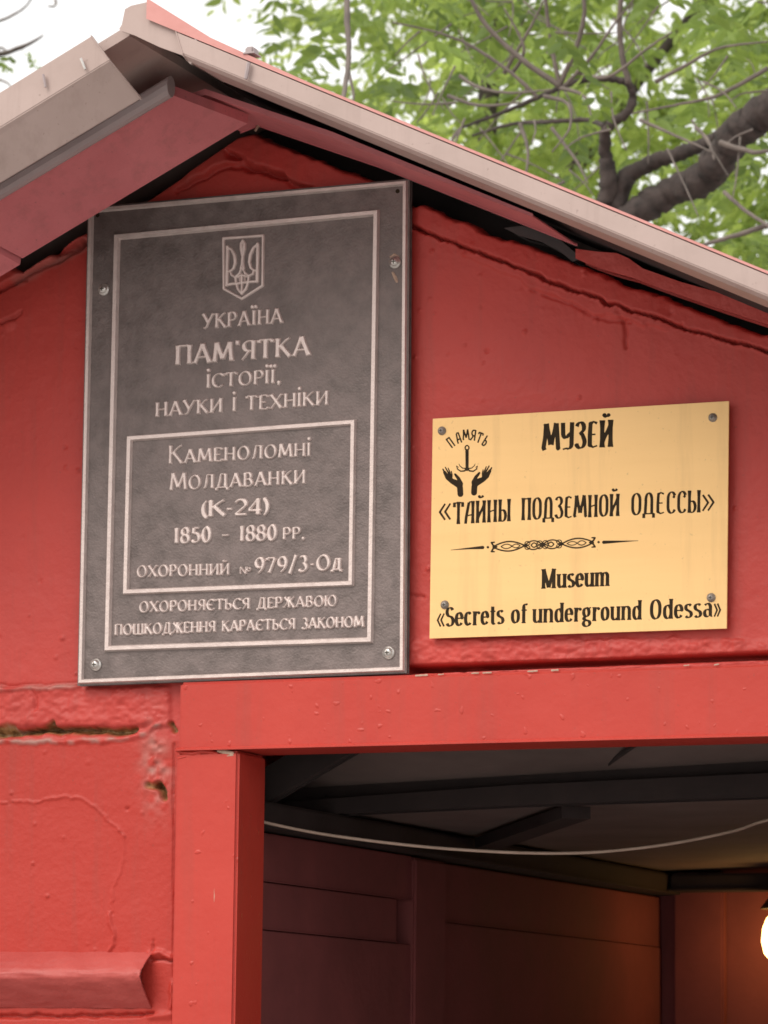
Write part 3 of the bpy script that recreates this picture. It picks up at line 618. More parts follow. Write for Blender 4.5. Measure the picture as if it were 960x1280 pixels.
def relief(name, strokes, Y, h, mat_, parent, ew=1.1, stp=0.6, hole=None, offset=0.0):
    """strokes: list of (pts px, widths px, cut_start, cut_end) or ('d', x, y, r). Raised relief with sloped sides."""
    VX = []; FC = []; base = 0
    # group strokes on one grid per cluster (caller groups)
    allp = []
    for s in strokes:
        if s[0] == 'd': allp += [(s[1]-s[3], s[2]-s[3]), (s[1]+s[3], s[2]+s[3])]
        else:
            m = max(s[1])
            allp += [(x-m, y-m) for x, y in s[0]]+[(x+m, y+m) for x, y in s[0]]
    a = np.array(allp); x0, y0 = a.min(0)-3; x1, y1 = a.max(0)+3
    gx = np.arange(x0, x1, stp); gy = np.arange(y0, y1, stp)
    Dm = np.full((len(gy), len(gx)), 9.0)
    for s in strokes:
        if s[0] == 'd': segs = [((s[1], s[2]), (s[1]+.01, s[2]), s[3], s[3], False, False)]
        else:
            n = len(s[0]); segs = [(s[0][i], s[0][i+1], s[1][i]/2, s[1][i+1]/2, s[2] and i == 0, s[3] and i == n-2) for i in range(n-1)]
        for A, B, ra, rb, ca, cb in segs:
            m = max(ra, rb)+2.5
            i0 = max(int((min(A[0], B[0])-m-x0)/stp), 0); i1 = int((max(A[0], B[0])+m-x0)/stp)+2
            j0 = max(int((min(A[1], B[1])-m-y0)/stp), 0); j1 = int((max(A[1], B[1])+m-y0)/stp)+2
            X, Yy = np.meshgrid(gx[i0:i1], gy[j0:j1])
            dx, dy = B[0]-A[0], B[1]-A[1]; L2 = dx*dx+dy*dy+1e-12; L = math.sqrt(L2)
            tr = ((X-A[0])*dx+(Yy-A[1])*dy)/L2; t = np.clip(tr, 0, 1)
            d = np.hypot(X-A[0]-t*dx, Yy-A[1]-t*dy)-(ra+(rb-ra)*t)
            if ca: d = np.maximum(d, -tr*L)
            if cb: d = np.maximum(d, (tr-1)*L)
            Dm[j0:j1, i0:i1] = np.minimum(Dm[j0:j1, i0:i1], d)
    Dm -= offset
    ny, nx = Dm.shape
    ins = Dm < 0.0
    q = ins[:-1, :-1] | ins[1:, :-1] | ins[:-1, 1:] | ins[1:, 1:]
    jy, ix = np.nonzero(q); k = jy*nx+ix
    faces = np.stack([k, k+nx, k+nx+1, k+1], 1)
    used = np.unique(faces); rm = np.full(ny*nx, -1); rm[used] = np.arange(len(used)); faces = rm[faces]
    X, Yy = np.meshgrid(gx, gy); hx, hy = X.ravel()[used], Yy.ravel()[used]
    H = np.clip(-Dm.ravel()[used]/ew, -1, 1)*h
    v = Pn(hx, hy, Y); v[:, 1] -= H
    me = bpy.data.meshes.new(name); me.from_pydata(v.tolist(), [], faces.tolist())
    me.polygons.foreach_set('use_smooth', [True]*len(me.polygons)); me.update()
    return link(name, me, mat_, parent)

def text_strokes(txt, glyphs, bl, br, h, thick, thin, nib=25, serif=0.0, caps=None, track=.12, up=(0.014, -1.0), flare=0.0, big=None, xfit=True, wmul=1.0):
    """lay a line out between two baseline pixels; caps: dict index->height factor"""
    out = []; X = 0.0; lay = []
    for i, ch in enumerate(txt):
        k = (caps or {}).get(i, 1.0)
        w, st = glyphs[ch]; lay.append((X, k, w, st)); X += (w*k + track)*(1.0)
    tot = X-track; dx, dy = (br[0]-bl[0])/tot, (br[1]-bl[1])/tot
    nr = math.radians(nib)
    def T(ox, k, x, y): return (bl[0]+(ox+x*k)*dx+up[0]*y*h*k, bl[1]+(ox+x*k)*dy+up[1]*y*h*k)
    for ox, k, w, st in lay:
        for s in st:
            if s[0] == 'd':
                c = T(ox, k, s[1], s[2]); out.append(('d', c[0], c[1], thick*h*0.58)); continue
            pts = [T(ox, k, x, y) for x, y in s]; n = len(pts)
            ws = []
            for i in range(n):
                a = pts[max(i-1, 0)]; b = pts[min(i+1, n-1)]
                th = math.atan2(-(b[1]-a[1]), b[0]-a[0])
                ws.append(max(thin, thick*abs(math.sin(th-nr))**0.8)*h)
            vert = n == 2 and abs(pts[0][1]-pts[1][1]) > 1.2*abs(pts[0][0]-pts[1][0]) and abs(s[0][1]-s[1][1]) > .5
            if n == 2 and vert:
                # straight stem: flared ends
                m = ws[0]; seq = [0, .12, .3, .7, .88, 1]; fl = [1+flare, 1+flare*.45, 1, 1, 1+flare*.45, 1+flare]
                pts = [(pts[0][0]*(1-t)+pts[1][0]*t, pts[0][1]*(1-t)+pts[1][1]*t) for t in seq]; ws = [m*f for f in fl]
            closed = n > 8 and math.hypot(pts[0][0]-pts[-1][0], pts[0][1]-pts[-1][1]) < 0.02*h
            out.append((pts, ws, not closed, not closed))
            if serif > 0 and not closed:
                for (ex, ey), nb in ((s[0], s[1]), (s[-1], s[-2])):
                    if abs(nb[0]-ex) < 0.75*abs(nb[1]-ey) and (abs(ey) < .01 or abs(ey-1) < .01 or abs(ey-.72) < .005) and abs(nb[1]-ey) > .12:
                        c = T(ox, k, ex, ey + (thin*.45 if ey < .5 else -thin*.45)); sx = serif*h
                        ang = (dx, dy); L = math.hypot(*ang); ux, uy = ang[0]/L, ang[1]/L
                        out.append(([(c[0]-ux*sx, c[1]-uy*sx), (c[0]+ux*sx, c[1]+uy*sx)], [thin*h*.9]*2, True, True))
    return out

def border(bm, outer, inner, Y, h, bev=1.4):
    """raised mitred border between two px quads"""
    o4 = [np.array(p, float) for p in outer]; i4 = [np.array(p, float) for p in inner]
    rings = []
    for f, hh in ((0.0, -0.0004), (0.22, h), (0.78, h), (1.0, -0.0004)):
        rr = []
        for a, b in zip(o4, i4):
            c = a*(1-f)+b*f; p = P(c[0], c[1], Y); rr.append(bm.verts.new((p[0], p[1]-hh, p[2])))
        rings.append(rr)
    for A, B in zip(rings[:-1], rings[1:]):
        for k in range(4): bm.faces.new((A[k], A[(k+1) % 4], B[(k+1) % 4], B[k]))
def inset(q, d):
    """shrink px quad by d"""
    q = [np.array(p, float) for p in q]; out = []
    for i in range(4):
        a, b, c = q[i-1], q[i], q[(i+1) % 4]; u = (a-b)/np.linalg.norm(a-b); v = (c-b)/np.linalg.norm(c-b)
        out.append(tuple(b+(u+v)*d))
    return out
def screw(px, py, Y, r, parent, m, name='screw', dome=0.5, washer=True):
    p = Vector(P(px, py, Y)); bm = bmesh.new(); k = 20
    prof = [(1.0, 0.0), (1.0, 0.12), (0.86, 0.26)] if washer else [(1.0, 0.0), (0.98, 0.15)]
    prof += [(0.70, 0.30), (0.66, 0.30+dome*0.45), (0.45, 0.30+dome*0.8), (0.2, 0.30+dome*0.95)]
    rings = [[bm.verts.new((p.x+r*a*math.cos(2*math.pi*i/k), p.y-r*b, p.z+r*a*math.sin(2*math.pi*i/k))) for i in range(k)] for a, b in prof]
    for A, B in zip(rings[:-1], rings[1:]):
        for i in range(k): bm.faces.new((A[i], A[(i+1) % k], B[(i+1) % k], B[i]))
    bm.faces.new(rings[-1]); bm.faces.new(rings[0][::-1])
    # cross slot
    o = obj(name, bm, m, parent, smooth=True)
    bm = bmesh.new(); yy = p.y-r*(0.30+dome*0.97)
    box(bm, p.x-r*.34, p.x+r*.34, yy-0.0003, yy+0.001, p.z-r*.07, p.z+r*.07); box(bm, p.x-r*.07, p.x+r*.07, yy-0.00025, yy+0.001, p.z-r*.34, p.z+r*.34)
    obj('slot', bm, M['ink'], o)
    return o

# ------------------------------------------------------------------ bare spots on the door frame
def blob(pts, w): return (pts, w if isinstance(w, list) else [w]*len(pts), False, False)
relief('paint_chip', [blob([(272, 938.5), (280, 940), (290, 942)], [2, 5, 5]), blob([(284, 945), (291, 944)], [2, 3])], -0.0216, 0.0012, M['chip'], shed, ew=1.5, stp=0.5)
relief('paint_run', [blob([(222, 938), (230, 941), (242, 942), (252, 939), (262, 940), (270, 942)], [4, 6, 7, 6, 5, 3]), blob([(224, 948), (232, 946)], 4)], -0.0212, 0.003, M['frame_red'], shed, ew=3, stp=0.6)
relief('paint_chip', [blob([(267.5, 1102), (268, 1120), (267, 1142)], [0.8, 2.2, 0.8])], -0.0216, 0.0006, M['chip'], shed, ew=1, stp=0.5)
relief('paint_run', [blob([(268, 1110), (268.5, 1160), (267, 1230), (267, 1290)], [1, 2.5, 2, 2])], -0.0214, 0.0012, M['frame_red'], shed, ew=1.5, stp=0.6)
rs = np.random.RandomState(8)
for x in (520, 548, 590, 604, 660, 690, 855, 893): relief('paint_chip', [blob([(x, 854.5-(x-240)*0.0365+rs.uniform(-.5, .5)), (x+rs.uniform(4, 14), 854.3-(x-230)*0.0365)], rs.uniform(.8, 1.8))], -0.0236, 0.0006, M['chip'], shed, ew=1, stp=0.5)

# ------------------------------------------------------------------ cast plaque
PY = -0.020
c4 = [(111, 260), (511, 225), (507, 840), (98, 856)]
pl = thing('memorial_plaque', 'large dark cast metal plaque with pale raised lettering and trident shield', 'plaque', tuple(P(305, 850, -0.01)))
bm = bmesh.new(); prism_px(bm, c4, PY, PY+0.010); obj('plate', bm, M['patina'], pl, bevel=0.0015)
bm = bmesh.new(); border(bm, inset(c4, 0.6), inset(c4, 7), PY, 0.0055); obj('outer_border', bm, M['cast_pale'], pl)
m4 = [(143, 293), (475, 262), (467, 804), (131, 815)]
bm = bmesh.new(); border(bm, m4, inset(m4, 8), PY, 0.0055); obj('middle_border', bm, M['cast_pale'], pl)
b4 = [(159, 545), (446, 524), (443, 733), (154, 744)]
bm = bmesh.new(); border(bm, b4, inset(b4, 7.5), PY, 0.005); obj('inner_border', bm, M['cast_pale'], pl)
UPL = (0.018, -1.0)
def pline(txt, bl, br, h, thick=.20, thin=.10, caps=None, track=.15):
    thick *= 1.25; thin *= 1.35
    s = text_strokes(txt, GL, bl, br, h, thick, thin, serif=.13, caps=caps, track=track, up=UPL, flare=.25)
    return relief('lettering', s, PY, 0.0032, M['cast_pale'], pl, ew=1.0, stp=0.55)
pline('УКРАЇНА', (254, 411.5), (353, 404), 19)
pline("ПАМ'ЯТКА", (220, 456.5), (387, 444.5), 24.5, .21, .10)
pline('iСТОРІЇ,'.replace('РІ', 'Рi'), (259, 485.5), (351, 479), 18, .22, .11)
pline('НАУКИ i ТЕХНiКИ', (195, 521.5), (410.5, 506.5), 18.5, .21, .11)
pline('КАМЕНОЛОМНi', (211, 580.5), (388, 570.5), 17.5, .21, .11, {0: 1.35}, .17)
pline('МОЛДАВАНКИ', (213, 613.5), (382, 605), 18, .21, .11, {0: 1.22}, .17)
pline('(К-24)', (252, 646.5), (337, 643), 20.5, .25, .13, None, .02)
pline('1850 – 1880', (218, 679.5), (346, 675.5), 19.5, .23, .11, None, .16)
pline('РР.', (354, 675), (381, 674), 15.5, .22, .12)
pline('ОХОРОННИЙ', (172, 722), (287, 719), 15, .22, .12, None, .15)
pline('№', (300, 718), (314, 717.5), 9.5, .24, .16)
pline('979/3-ОД', (319, 717.5), (427, 712.5), 20, .22, .11, {7: .72}, .14)
pline('ОХОРОНЯЄТЬСЯ ДЕРЖАВОЮ', (175, 766), (421, 758), 14, .23, .13, None, .15)
pline('ПОШКОДЖЕННЯ КАРАЄТЬСЯ ЗАКОНОМ', (144, 794.5), (455, 784), 14, .23, .13, None, .14)
# shield with the trident
shq = [(279.5, 298), (329, 294.5), (328.5, 357), (302.5, 373.5), (280, 361), (279.5, 298)]
relief('shield_rim', [(shq, [3.8]*6, False, False)], PY, 0.0028, M['cast_pale'], pl, ew=1.0, stp=0.5)
z = lambda x, y: (250+x/6.4, 280+y/6.4)
tr = []
def tl(pts, w): tr.append(([z(*p) for p in pts], [q*1.3 for q in (w if isinstance(w, list) else [w]*len(pts))], False, False))
tl([(222, 185), (219, 340), (216, 488)], 3.6); tl([(222, 185), (255, 205), (278, 250), (284, 310), (270, 355), (246, 378)], [2.2, 3, 3.6, 3.4, 3, 2.4])
tl([(244, 375), (255, 410), (285, 425), (318, 395), (335, 350)], 2.6); tl([(216, 488), (262, 478), (300, 478)], 3.0); tl([(222, 382), (246, 376)], 2.2)
tl([(464, 160), (462, 310), (458, 460)], 3.6); tl([(464, 160), (430, 190), (405, 245), (396, 305), (408, 350), (432, 372)], [2.2, 3, 3.6, 3.4, 3, 2.4])
tl([(434, 368), (424, 400), (392, 415), (360, 390), (343, 350)], 2.6); tl([(458, 460), (415, 462), (378, 465)], 3.0); tl([(460, 372), (434, 370)], 2.2)
tl([(344, 128), (330, 160), (332, 200), (340, 260), (336, 320), (326, 360)], [2.0, 3.2, 3.6, 2.4, 2.6, 2.4]); tl([(344, 128), (358, 158), (355, 200), (347, 260), (347, 320), (354, 355)], [2.0, 3.2, 3.6, 2.4, 2.6, 2.4])
tl([(285, 425), (290, 470), (305, 520), (336, 560)], 2.8); tl([(392, 415), (388, 465), (370, 518), (336, 560)], 2.8)
tl([(300, 425), (338, 408), (378, 420)], 2.4); tl([(290, 478), (338, 470), (388, 465)], 2.6); tl([(337, 405), (336, 560)], 2.6); tl([(318, 395), (318, 475)], 1.6); tl([(360, 390), (360, 468)], 1.6)
relief('trident', tr, PY, 0.0026, M['cast_pale'], pl, ew=0.9, stp=0.4)
for x, y in ((130, 362), (494, 328), (120, 831), (486, 816)): screw(x, y, PY, 0.0092, pl, M['steel'])
for x, y in ((122, 269), (497, 239)):
    p = Vector(P(x, y, PY)); bm = bmesh.new(); tube(bm, [p+Vector((0, -0.0004, 0)), p+Vector((0, 0.004, 0))], 0.0032, 12); obj('blind_hole', bm, M['ink'], pl)
# chipped filler by the right upper screw
relief('chipped_filler', [([(491, 341), (494, 347), (496, 352)], [3, 4.5, 3], False, False), ([(488, 321), (493, 318), (499, 322)], [2, 3, 2], False, False)], PY, 0.0012, M['chip'], pl, stp=0.5)

# ------------------------------------------------------------------ gold sign
GY = -0.014
g4 = [(541.5, 524), (910.5, 502), (907.7, 785), (537.4, 797.5)]
gs = thing('museum_sign', 'rectangular gold plate with black museum lettering screwed beside the dark plaque', 'sign', tuple(P(722, 792, -0.008)))
bm = bmesh.new(); prism_px(bm, g4, GY, GY+0.003); obj('plate', bm, M['gold'], gs, bevel=0.0006)
UPG = (0.012, -1.0)
def gline(txt, bl, br, h, thick=.20, thin=.085, track=.10, caps=None, flare=.35, serif=.06, lat=False, nib=12):
    s = text_strokes(txt, LG if lat else GL, bl, br, h, thick, thin, nib=nib, serif=serif, caps=caps, track=track, up=UPG, flare=flare)
    return relief('lettering', s, GY, 0.00035, M['ink'], gs, ew=0.8, stp=0.5)
# art-nouveau display forms for the Russian lines
GL2 = dict(GL)
st = lambda x: [(x, 0), (x, 1)]
GL2['М'] = (.92, [[(.10, .03), (.04, .12), (.12, .5), (.17, 1)], [(.17, 1), (.45, .22)], [(.45, .22), (.74, 1)], [(.74, 1), (.80, .5), (.84, .08), (.90, .03)]])
GL2['У'] = (.64, [[(.06, 1), (.07, .70)]+arc(.22, .62, .15, .18, 190, 330, 6)+[(.5, .62)], [(.56, 1), (.54, .3)]+arc(.36, .2, .18, .17, 0, -120, 7)+[(.06, .02)]])
GL2['З'] = (.56, [arc(.26, .78, .20, .19, 165, -40, 9)+[(.22, .54)], [(.22, .54), (.38, .52)]+arc(.27, .25, .23, .22, 40, -165, 12)])
GL2['Е'] = (.56, [[(.50, .90), (.3, .97), (.14, .9), (.11, .5), (.11, .12), (.28, .03), (.52, .08)], [(.12, .50), (.42, .50)]])
GL2['О'] = (.66, [arc(.33, .68, .24, .29, 0, 180, 10)+arc(.33, .32, .24, .29, 180, 360, 10)+[(.57, .68)]])
GL2['С'] = (.58, [arc(.33, .68, .23, .29, 25, 180, 9)+arc(.33, .30, .23, .27, 180, 335, 9), [(.52, .80), (.44, .70)]])
GL2['А'] = (.66, [[(.06, 0), (.10, .3), (.28, .94)], [(.28, .96), (.58, .96)], [(.56, 1), (.56, 0)], [(.10, .34), (.56, .40)]])
GL2['Д'] = (.74, [[(.14, .06), (.18, .62)]+arc(.37, .66, .20, .31, 180, 0, 9)+[(.57, .06)], [(.02, .05), (.72, .05)], [(.05, .06), (.05, -.14)], [(.69, .06), (.69, -.14)]])
GL2['Т'] = (.66, [[(.33, 0), (.33, 1)], [(.02, .95), (.64, .95)], [(.04, .97), (.04, .76)], [(.62, .97), (.62, .76)]])
GL2['Н'] = (.66, [st(.11), st(.55), [(.11, .46), (.55, .56)]])
GL2['П'] = (.66, [st(.11), st(.55), [(.05, .955), (.61, .955)]])
GL2['И'] = (.68, [st(.11), st(.57), [(.11, .20), (.57, .80)]])
GL2['Й'] = (.68, GL2['И'][1]+[arc(.34, 1.24, .14, .11, 195, 345, 8)])
GL2['Ы'] = (.84, [st(.11), [(.11, .48), (.28, .52)]+arc(.29, .27, .20, .25, 80, -90)+[(.11, .03)], st(.73)])
GL2['Ь'] = (.54, GL2['Ы'][1][:2])
_GL = GL; GL = GL2
gline('МУЗЕЙ', (678.5, 564), (765.5, 558.5), 34, .165, .06, .12)
gline('ТАЙНЫ', (567, 655.5), (638, 651.5), 28, .135, .06, .12)
gline('ПОДЗЕМНОЙ', (652, 650.5), (774, 645), 28, .135, .06, .12)
gline('ОДЕССЫ', (789, 644.5), (875.5, 640.5), 28, .135, .06, .12)
gline('«', (548.5, 652), (564, 651), 28, .10, .08, flare=0, serif=0); gline('»', (877, 640.5), (893, 639.5), 28, .10, .08, flare=0, serif=0)
GL = _GL
gline('Museum', (677, 736), (762, 732.5), 24.5, .185, .07, .05, lat=True, serif=.12, flare=.1)
gline('«', (546, 784), (556, 783.5), 24, .10, .08, lat=True, flare=0, serif=0)
gline('Secrets', (557, 783.5), (630, 780), 24.5, .175, .07, .05, lat=True, serif=.11, flare=.1)
gline('of', (638.5, 779.5), (659, 779), 24.5, .175, .07, .05, lat=True, serif=.11, flare=.1)
gline('underground', (665.5, 779), (802, 774.5), 24.5, .175, .07, .05, lat=True, serif=.11, flare=.1)
gline('Odessa', (812, 774.5), (891, 771.5), 25, .175, .07, .05, lat=True, serif=.11, flare=.1)
gline('»', (892, 771.5), (901, 771), 24, .10, .08, lat=True, flare=0, serif=0)
# ornament rule
z = lambda x, y: (520+x/2.182, 480+y/2.182)
orn = []
def ol(pts, w): orn.append(([z(*p) for p in pts], w if isinstance(w, list) else [w]*len(pts), False, False))
def rot(pts):   # the rule drops to the left by about 2.6 degrees
    return [(x, 446 - (x-180)*0.046 + y) for x, y in pts]
ol(rot([(95, 3), (140, 1), (182, 0)]), [0.6, 2.0, 4.2]); ol(rot([(512, 1), (560, 1), (606, 1)]), [4.2, 2.2, 0.6])
for x in (196, 498): orn.append(('d', *z(*rot([(x, 0)])[0]), 1.6))
def lens(a, b, hgt, w=1.5):
    for s in (1, -1): ol(rot([(a+(b-a)*t, s*hgt*math.sin(math.pi*t)**0.9) for t in [i/12 for i in range(13)]]), w)
lens(210, 296, 13, 1.9); lens(296, 345, 12, 1.7); lens(345, 398, 12, 1.7); lens(398, 484, 13, 1.9)
lens(232, 262, 6, 1.3); lens(262, 284, 5, 1.2); lens(412, 440, 5, 1.2); lens(440, 464, 6, 1.3); lens(314, 330, 6, 1.6); lens(360, 376, 6, 1.6)
for cx in (304, 337, 353, 390):
    ol(rot(arc(cx, 6, 7, 5, 0, 360, 10)), 1.2); ol(rot(arc(cx, -6, 7, 5, 0, 360, 10)), 1.2)
for cx, s in ((207, 1), (487, -1)):
    for t in (1, -1): ol(rot([(cx+14*s, 0), (cx+3*s, t*5), (cx-1*s, t*12), (cx+7*s, t*13)]), [1.6, 2.2, 2.4, 1.6])
for x in (345, 296, 398): orn.append(('d', *z(*rot([(x, 0)])[0]), 2.0))
relief('ornament', orn, GY, 0.00035, M['ink'], gs, ew=0.8, stp=0.45)
# emblem: two hands below a grapnel, arched word
z = lambda x, y: (530+x/4.571, 495+y/4.571)
em = []
def el(pts, w): em.append(([z(*p) for p in pts], [q/4.571 for q in (w if isinstance(w, list) else [w]*len(pts))], False, False))
for s in (1, -1):
    X = (lambda x: x) if s == 1 else (lambda x: 494-x)
    oy = 0 if s == 1 else -8
    q = lambda *p: [(X(x), y+oy) for x, y in p]
    el(q((208, 560), (206, 525), (196, 500), (172, 488)), [34, 34, 32, 26])
    el(q((200, 510), (160, 486), (135, 466), (118, 436)), [34, 30, 26, 18]); el(q((140, 470), (120, 440), (108, 418)), [18, 12, 8])
    el(q((150, 470), (138, 436), (122, 408)), [13, 9, 7]); el(q((155, 470), (148, 436), (138, 412)), [11, 8, 6]); el(q((158, 472), (160, 448), (156, 430)), [10, 8, 6])
    el(q((208, 530), (212, 500), (196, 470), (178, 448)), [24, 22, 20, 13])
el([(246, 312), (246, 420)], [20, 18]); el(arc(246, 296, 11, 13, 0, 360, 14), 8)
for s in (1, -1):
    X = (lambda x: 246+s*x)
    el([(X(0), 410), (X(14), 428), (X(36), 430), (X(54), 418), (X(60), 400)], [10, 9, 8, 7, 4]); el([(X(60), 400), (X(48), 408)], [5, 3]); el([(X(8), 414), (X(26), 412), (X(42), 398), (X(46), 388)], [7, 6, 5, 3])
relief('emblem', em, GY, 0.00035, M['ink'], gs, ew=0.7, stp=0.4)
aw = []
for ch, (x, y, a) in zip('ПАМЯТЬ', ((152, 266, -36), (196, 240, -20), (240, 222, -4), (282, 224, 8), (318, 238, 20), (352, 256, 32))):
    w, ss = GL2.get(ch, GL[ch]); ca, sa = math.cos(math.radians(a)), math.sin(math.radians(a))
    for s in ss:
        pts = []
        for gx_, gy_ in s:
            lx_, ly_ = (gx_-w/2)*42, (0.5-gy_)*62; pts.append(z(x+lx_*ca-ly_*sa, y+lx_*sa+ly_*ca))
        aw.append((pts, [1.9]*len(pts), True, True))
relief('arched_word', aw, GY, 0.0003, M['ink'], gs, ew=0.7, stp=0.4)
for x, y in ((552.5, 538.5), (891, 522), (556, 756), (889, 747)): screw(x, y, GY, 0.0062, gs, M['screw_grey'], washer=False)

# ------------------------------------------------------------------ trees
def leaf_mesh(name, sprays, material, parent):
    """sprays: list of (origin, direction, length, leaflet_len, droop, tone)"""
    V = []; Fc = []; T = []
    for (o, d, L, ll, droop, tone) in sprays:
        d = d.normalized(); side = d.cross(Vector((0, 0, 1)))
        if side.length < 0.05: side = Vector((1, 0, 0))
        side.normalize(); n = random.randint(7, 11)
        for i in range(n+1):
            t = (i+0.6)/(n+0.6); p = o + d*L*t + Vector((0, 0, -droop*L*t*t))
            for s in ((1, -1) if i < n else (0,)):
                ld_ = (side*s*random.uniform(.75, 1.1) + d*random.uniform(.3, .7) + Vector((random.uniform(-.25, .25), random.uniform(-.25, .25), -random.uniform(0.2, .9)))) if s else d+Vector((0, 0, -.4))
                ld_.normalize(); l = ll*random.uniform(.75, 1.2)*(0.75+0.5*math.sin(math.pi*t)); w = l*random.uniform(.15, .20)
                nn = ld_.cross(Vector((random.uniform(-1, 1), random.uniform(-1, 1), random.uniform(.2, 1.2))))
                nn.normalize(); sv = ld_.cross(nn).normalized(); cu = nn*l*random.uniform(-.12, .12)
                b = len(V); a = p
                pts = [a, a+ld_*l*.22+sv*w*.8, a+ld_*l*.5+sv*w+cu, a+ld_*l*.8+sv*w*.55+cu, a+ld_*l+cu*.4, a+ld_*l*.8-sv*w*.55+cu, a+ld_*l*.5-sv*w+cu, a+ld_*l*.22-sv*w*.8, a+ld_*l*.5+cu-nn*w*.35]
                V += [tuple(q) for q in pts]
                Fc += [(b, b+1, b+8), (b+1, b+2, b+8), (b+2, b+3, b+8), (b+3, b+4, b+8), (b+4, b+5, b+8), (b+5, b+6, b+8), (b+6, b+7, b+8), (b+7, b, b+8)]
                tn = min(max(tone+random.uniform(-.25, .25), 0), 1); T += [tn]*9
    me = bpy.data.meshes.new(name); me.from_pydata(V, [], Fc)
    at = me.attributes.new('tone', 'FLOAT', 'POINT'); at.data.foreach_set('value', T)
    me.polygons.foreach_set('use_smooth', [True]*len(me.polygons)); me.update()
    return link(name, me, material, parent)
def rdir(zb=0.0):
    return Vector((random.gauss(0, 1), random.gauss(0, 1), random.gauss(zb, .6))).normalized()
def branch_obj(name, lines, material, parent, n=8, jit=0.06):
    bm = bmesh.new()
    for pts, rad in lines:
        p, r = spline(pts, rad, 7)
        for i in range(1, len(p)-1):
            k = r[i]*0.15; p[i] = p[i]+Vector((random.uniform(-k, k), random.uniform(-k, k), random.uniform(-k, k)))
            r[i] *= random.uniform(.95, 1.05)
        if n >= 10:
            for _ in range(max(1, len(p)//12)): r[random.randrange(2, len(p)-1)] *= 1.16      # knots
        tube(bm, p, r, n, jit)
    return obj(name, bm, material, parent, smooth=True)
Q = lambda x, y, Y: Vector(P(x, y, Y))
# near tree with the dark limb
TY = 4.0
base = Q(700, 420, TY+0.2); tb = Vector((base.x, base.y, 0))
tree = thing('leafy_tree', 'leafy tree with a thick dark limb rising behind the right roof slope', 'tree', tuple(tb))
mm = 0.00195
branch_obj('trunk', [([tb, tb+Vector((.03, 0, 1.2)), Vector((base.x, base.y, 2.2)), base, Q(745, 320, TY+.1)], [.16, .13, .105, .085, .06]),
    ([Q(722, 352, TY+.15), Q(752, 302, TY+.05), Q(800, 264, TY), Q(845, 238, TY), Q(882, 222, TY-.05), Q(902, 196, TY-.1), Q(925, 164, TY-.15), Q(965, 135, TY-.2), Q(1030, 90, TY-.3), Q(1150, -40, TY-.4)], [.060, .046, .038, .038, .043, .041, .044, .046, .042, .03])], M['bark'], tree, 14, 0.07)
br = [([Q(752, 300, TY), Q(758, 262, TY), Q(762, 225, TY-.03), Q(757, 190, TY-.05), Q(757, 160, TY-.1)], [.036, .030, .024, .017, .013]),
      ([Q(757, 165, TY-.1), Q(768, 152, TY-.1), Q(785, 140, TY-.12), Q(791, 122, TY-.12), Q(786, 105, TY-.14), Q(772, 100, TY-.15), Q(742, 98, TY-.2), Q(705, 108, TY-.25), Q(672, 122, TY-.3), Q(630, 140, TY-.35), Q(575, 160, TY-.4)], [.013, .012, .012, .011, .010, .009, .008, .007, .006, .005, .003]),
      ([Q(768, 262, TY), Q(785, 222, TY), Q(812, 204, TY), Q(840, 195, TY), Q(870, 184, TY-.03), Q(898, 172, TY-.1)], [.026, .022, .021, .019, .018, .015]),
      ([Q(755, 158, TY-.1), Q(735, 150, TY), Q(690, 152, TY), Q(640, 155, TY+.1), Q(590, 170, TY+.1)], [.008, .006, .006, .005, .003])]
for t_ in br: branch_obj('limb', [t_], M['bark'], tree, 10, 0.07)
tw = []
def twg(*p, r0=.006, r1=.002, Y=None):
    Yb = TY-.4 if Y is None else Y
    tw.append(([Q(x, y, Yb-0.03*i) for i, (x, y) in enumerate(p)], [r0+(r1-r0)*i/(len(p)-1) for i in range(len(p))]))
twg((786, 104), (776, 60), (775, 20), (779, -30), r0=.008, r1=.006); twg((700, 108), (660, 80), (625, 50), (600, 20), (580, -20), r0=.008, r1=.005)
twg((672, 122), (640, 92), (590, 58), (545, 40), (490, 28), r0=.006); twg((705, 108), (740, 70), (768, 30), (800, -10), r0=.006); twg((700, 110), (690, 60), (684, 20), (680, -20), r0=.006, r1=.004)
twg((630, 92), (660, 40), (680, 0)); twg((720, 90), (760, 96), (810, 60), (840, 40)); twg((680, 120), (710, 130), (712, 160), (690, 190)); twg((700, 110), (730, 120), (740, 150))
twg((960, 85), (900, 118), (850, 130), (790, 142), r0=.006); twg((905, 240), (930, 262), (965, 285), (990, 300), r0=.006, r1=.004); twg((990, 272), (940, 288), (900, 300), (860, 312), r0=.008, r1=.004)
twg((575, 95), (600, 110), (640, 116), (690, 112)); twg((560, 120), (600, 132), (650, 128)); twg((575, 162), (565, 176), (572, 190)); twg((820, 102), (860, 80), (900, 60), (960, 52))
twg((800, 150), (850, 172), (890, 190), r0=.005); twg((690, 160), (720, 200), (735, 230)); twg((650, 155), (660, 190), (655, 230)); twg((870, 160), (885, 175), (893, 200))
twg((700, 105), (720, 60), (730, 20), (728, -20), r0=.007, r1=.005); twg((640, 92), (655, 60), (630, 10)); twg((900, 178), (940, 190), (962, 188), r0=.008, r1=.004)
twg((432, -60), (434, 20), (436, 70), (432, 105), (428, 125), r0=.008, r1=.005, Y=2.6); twg((436, 90), (442, 118), (440, 130), r0=.004, Y=2.6)
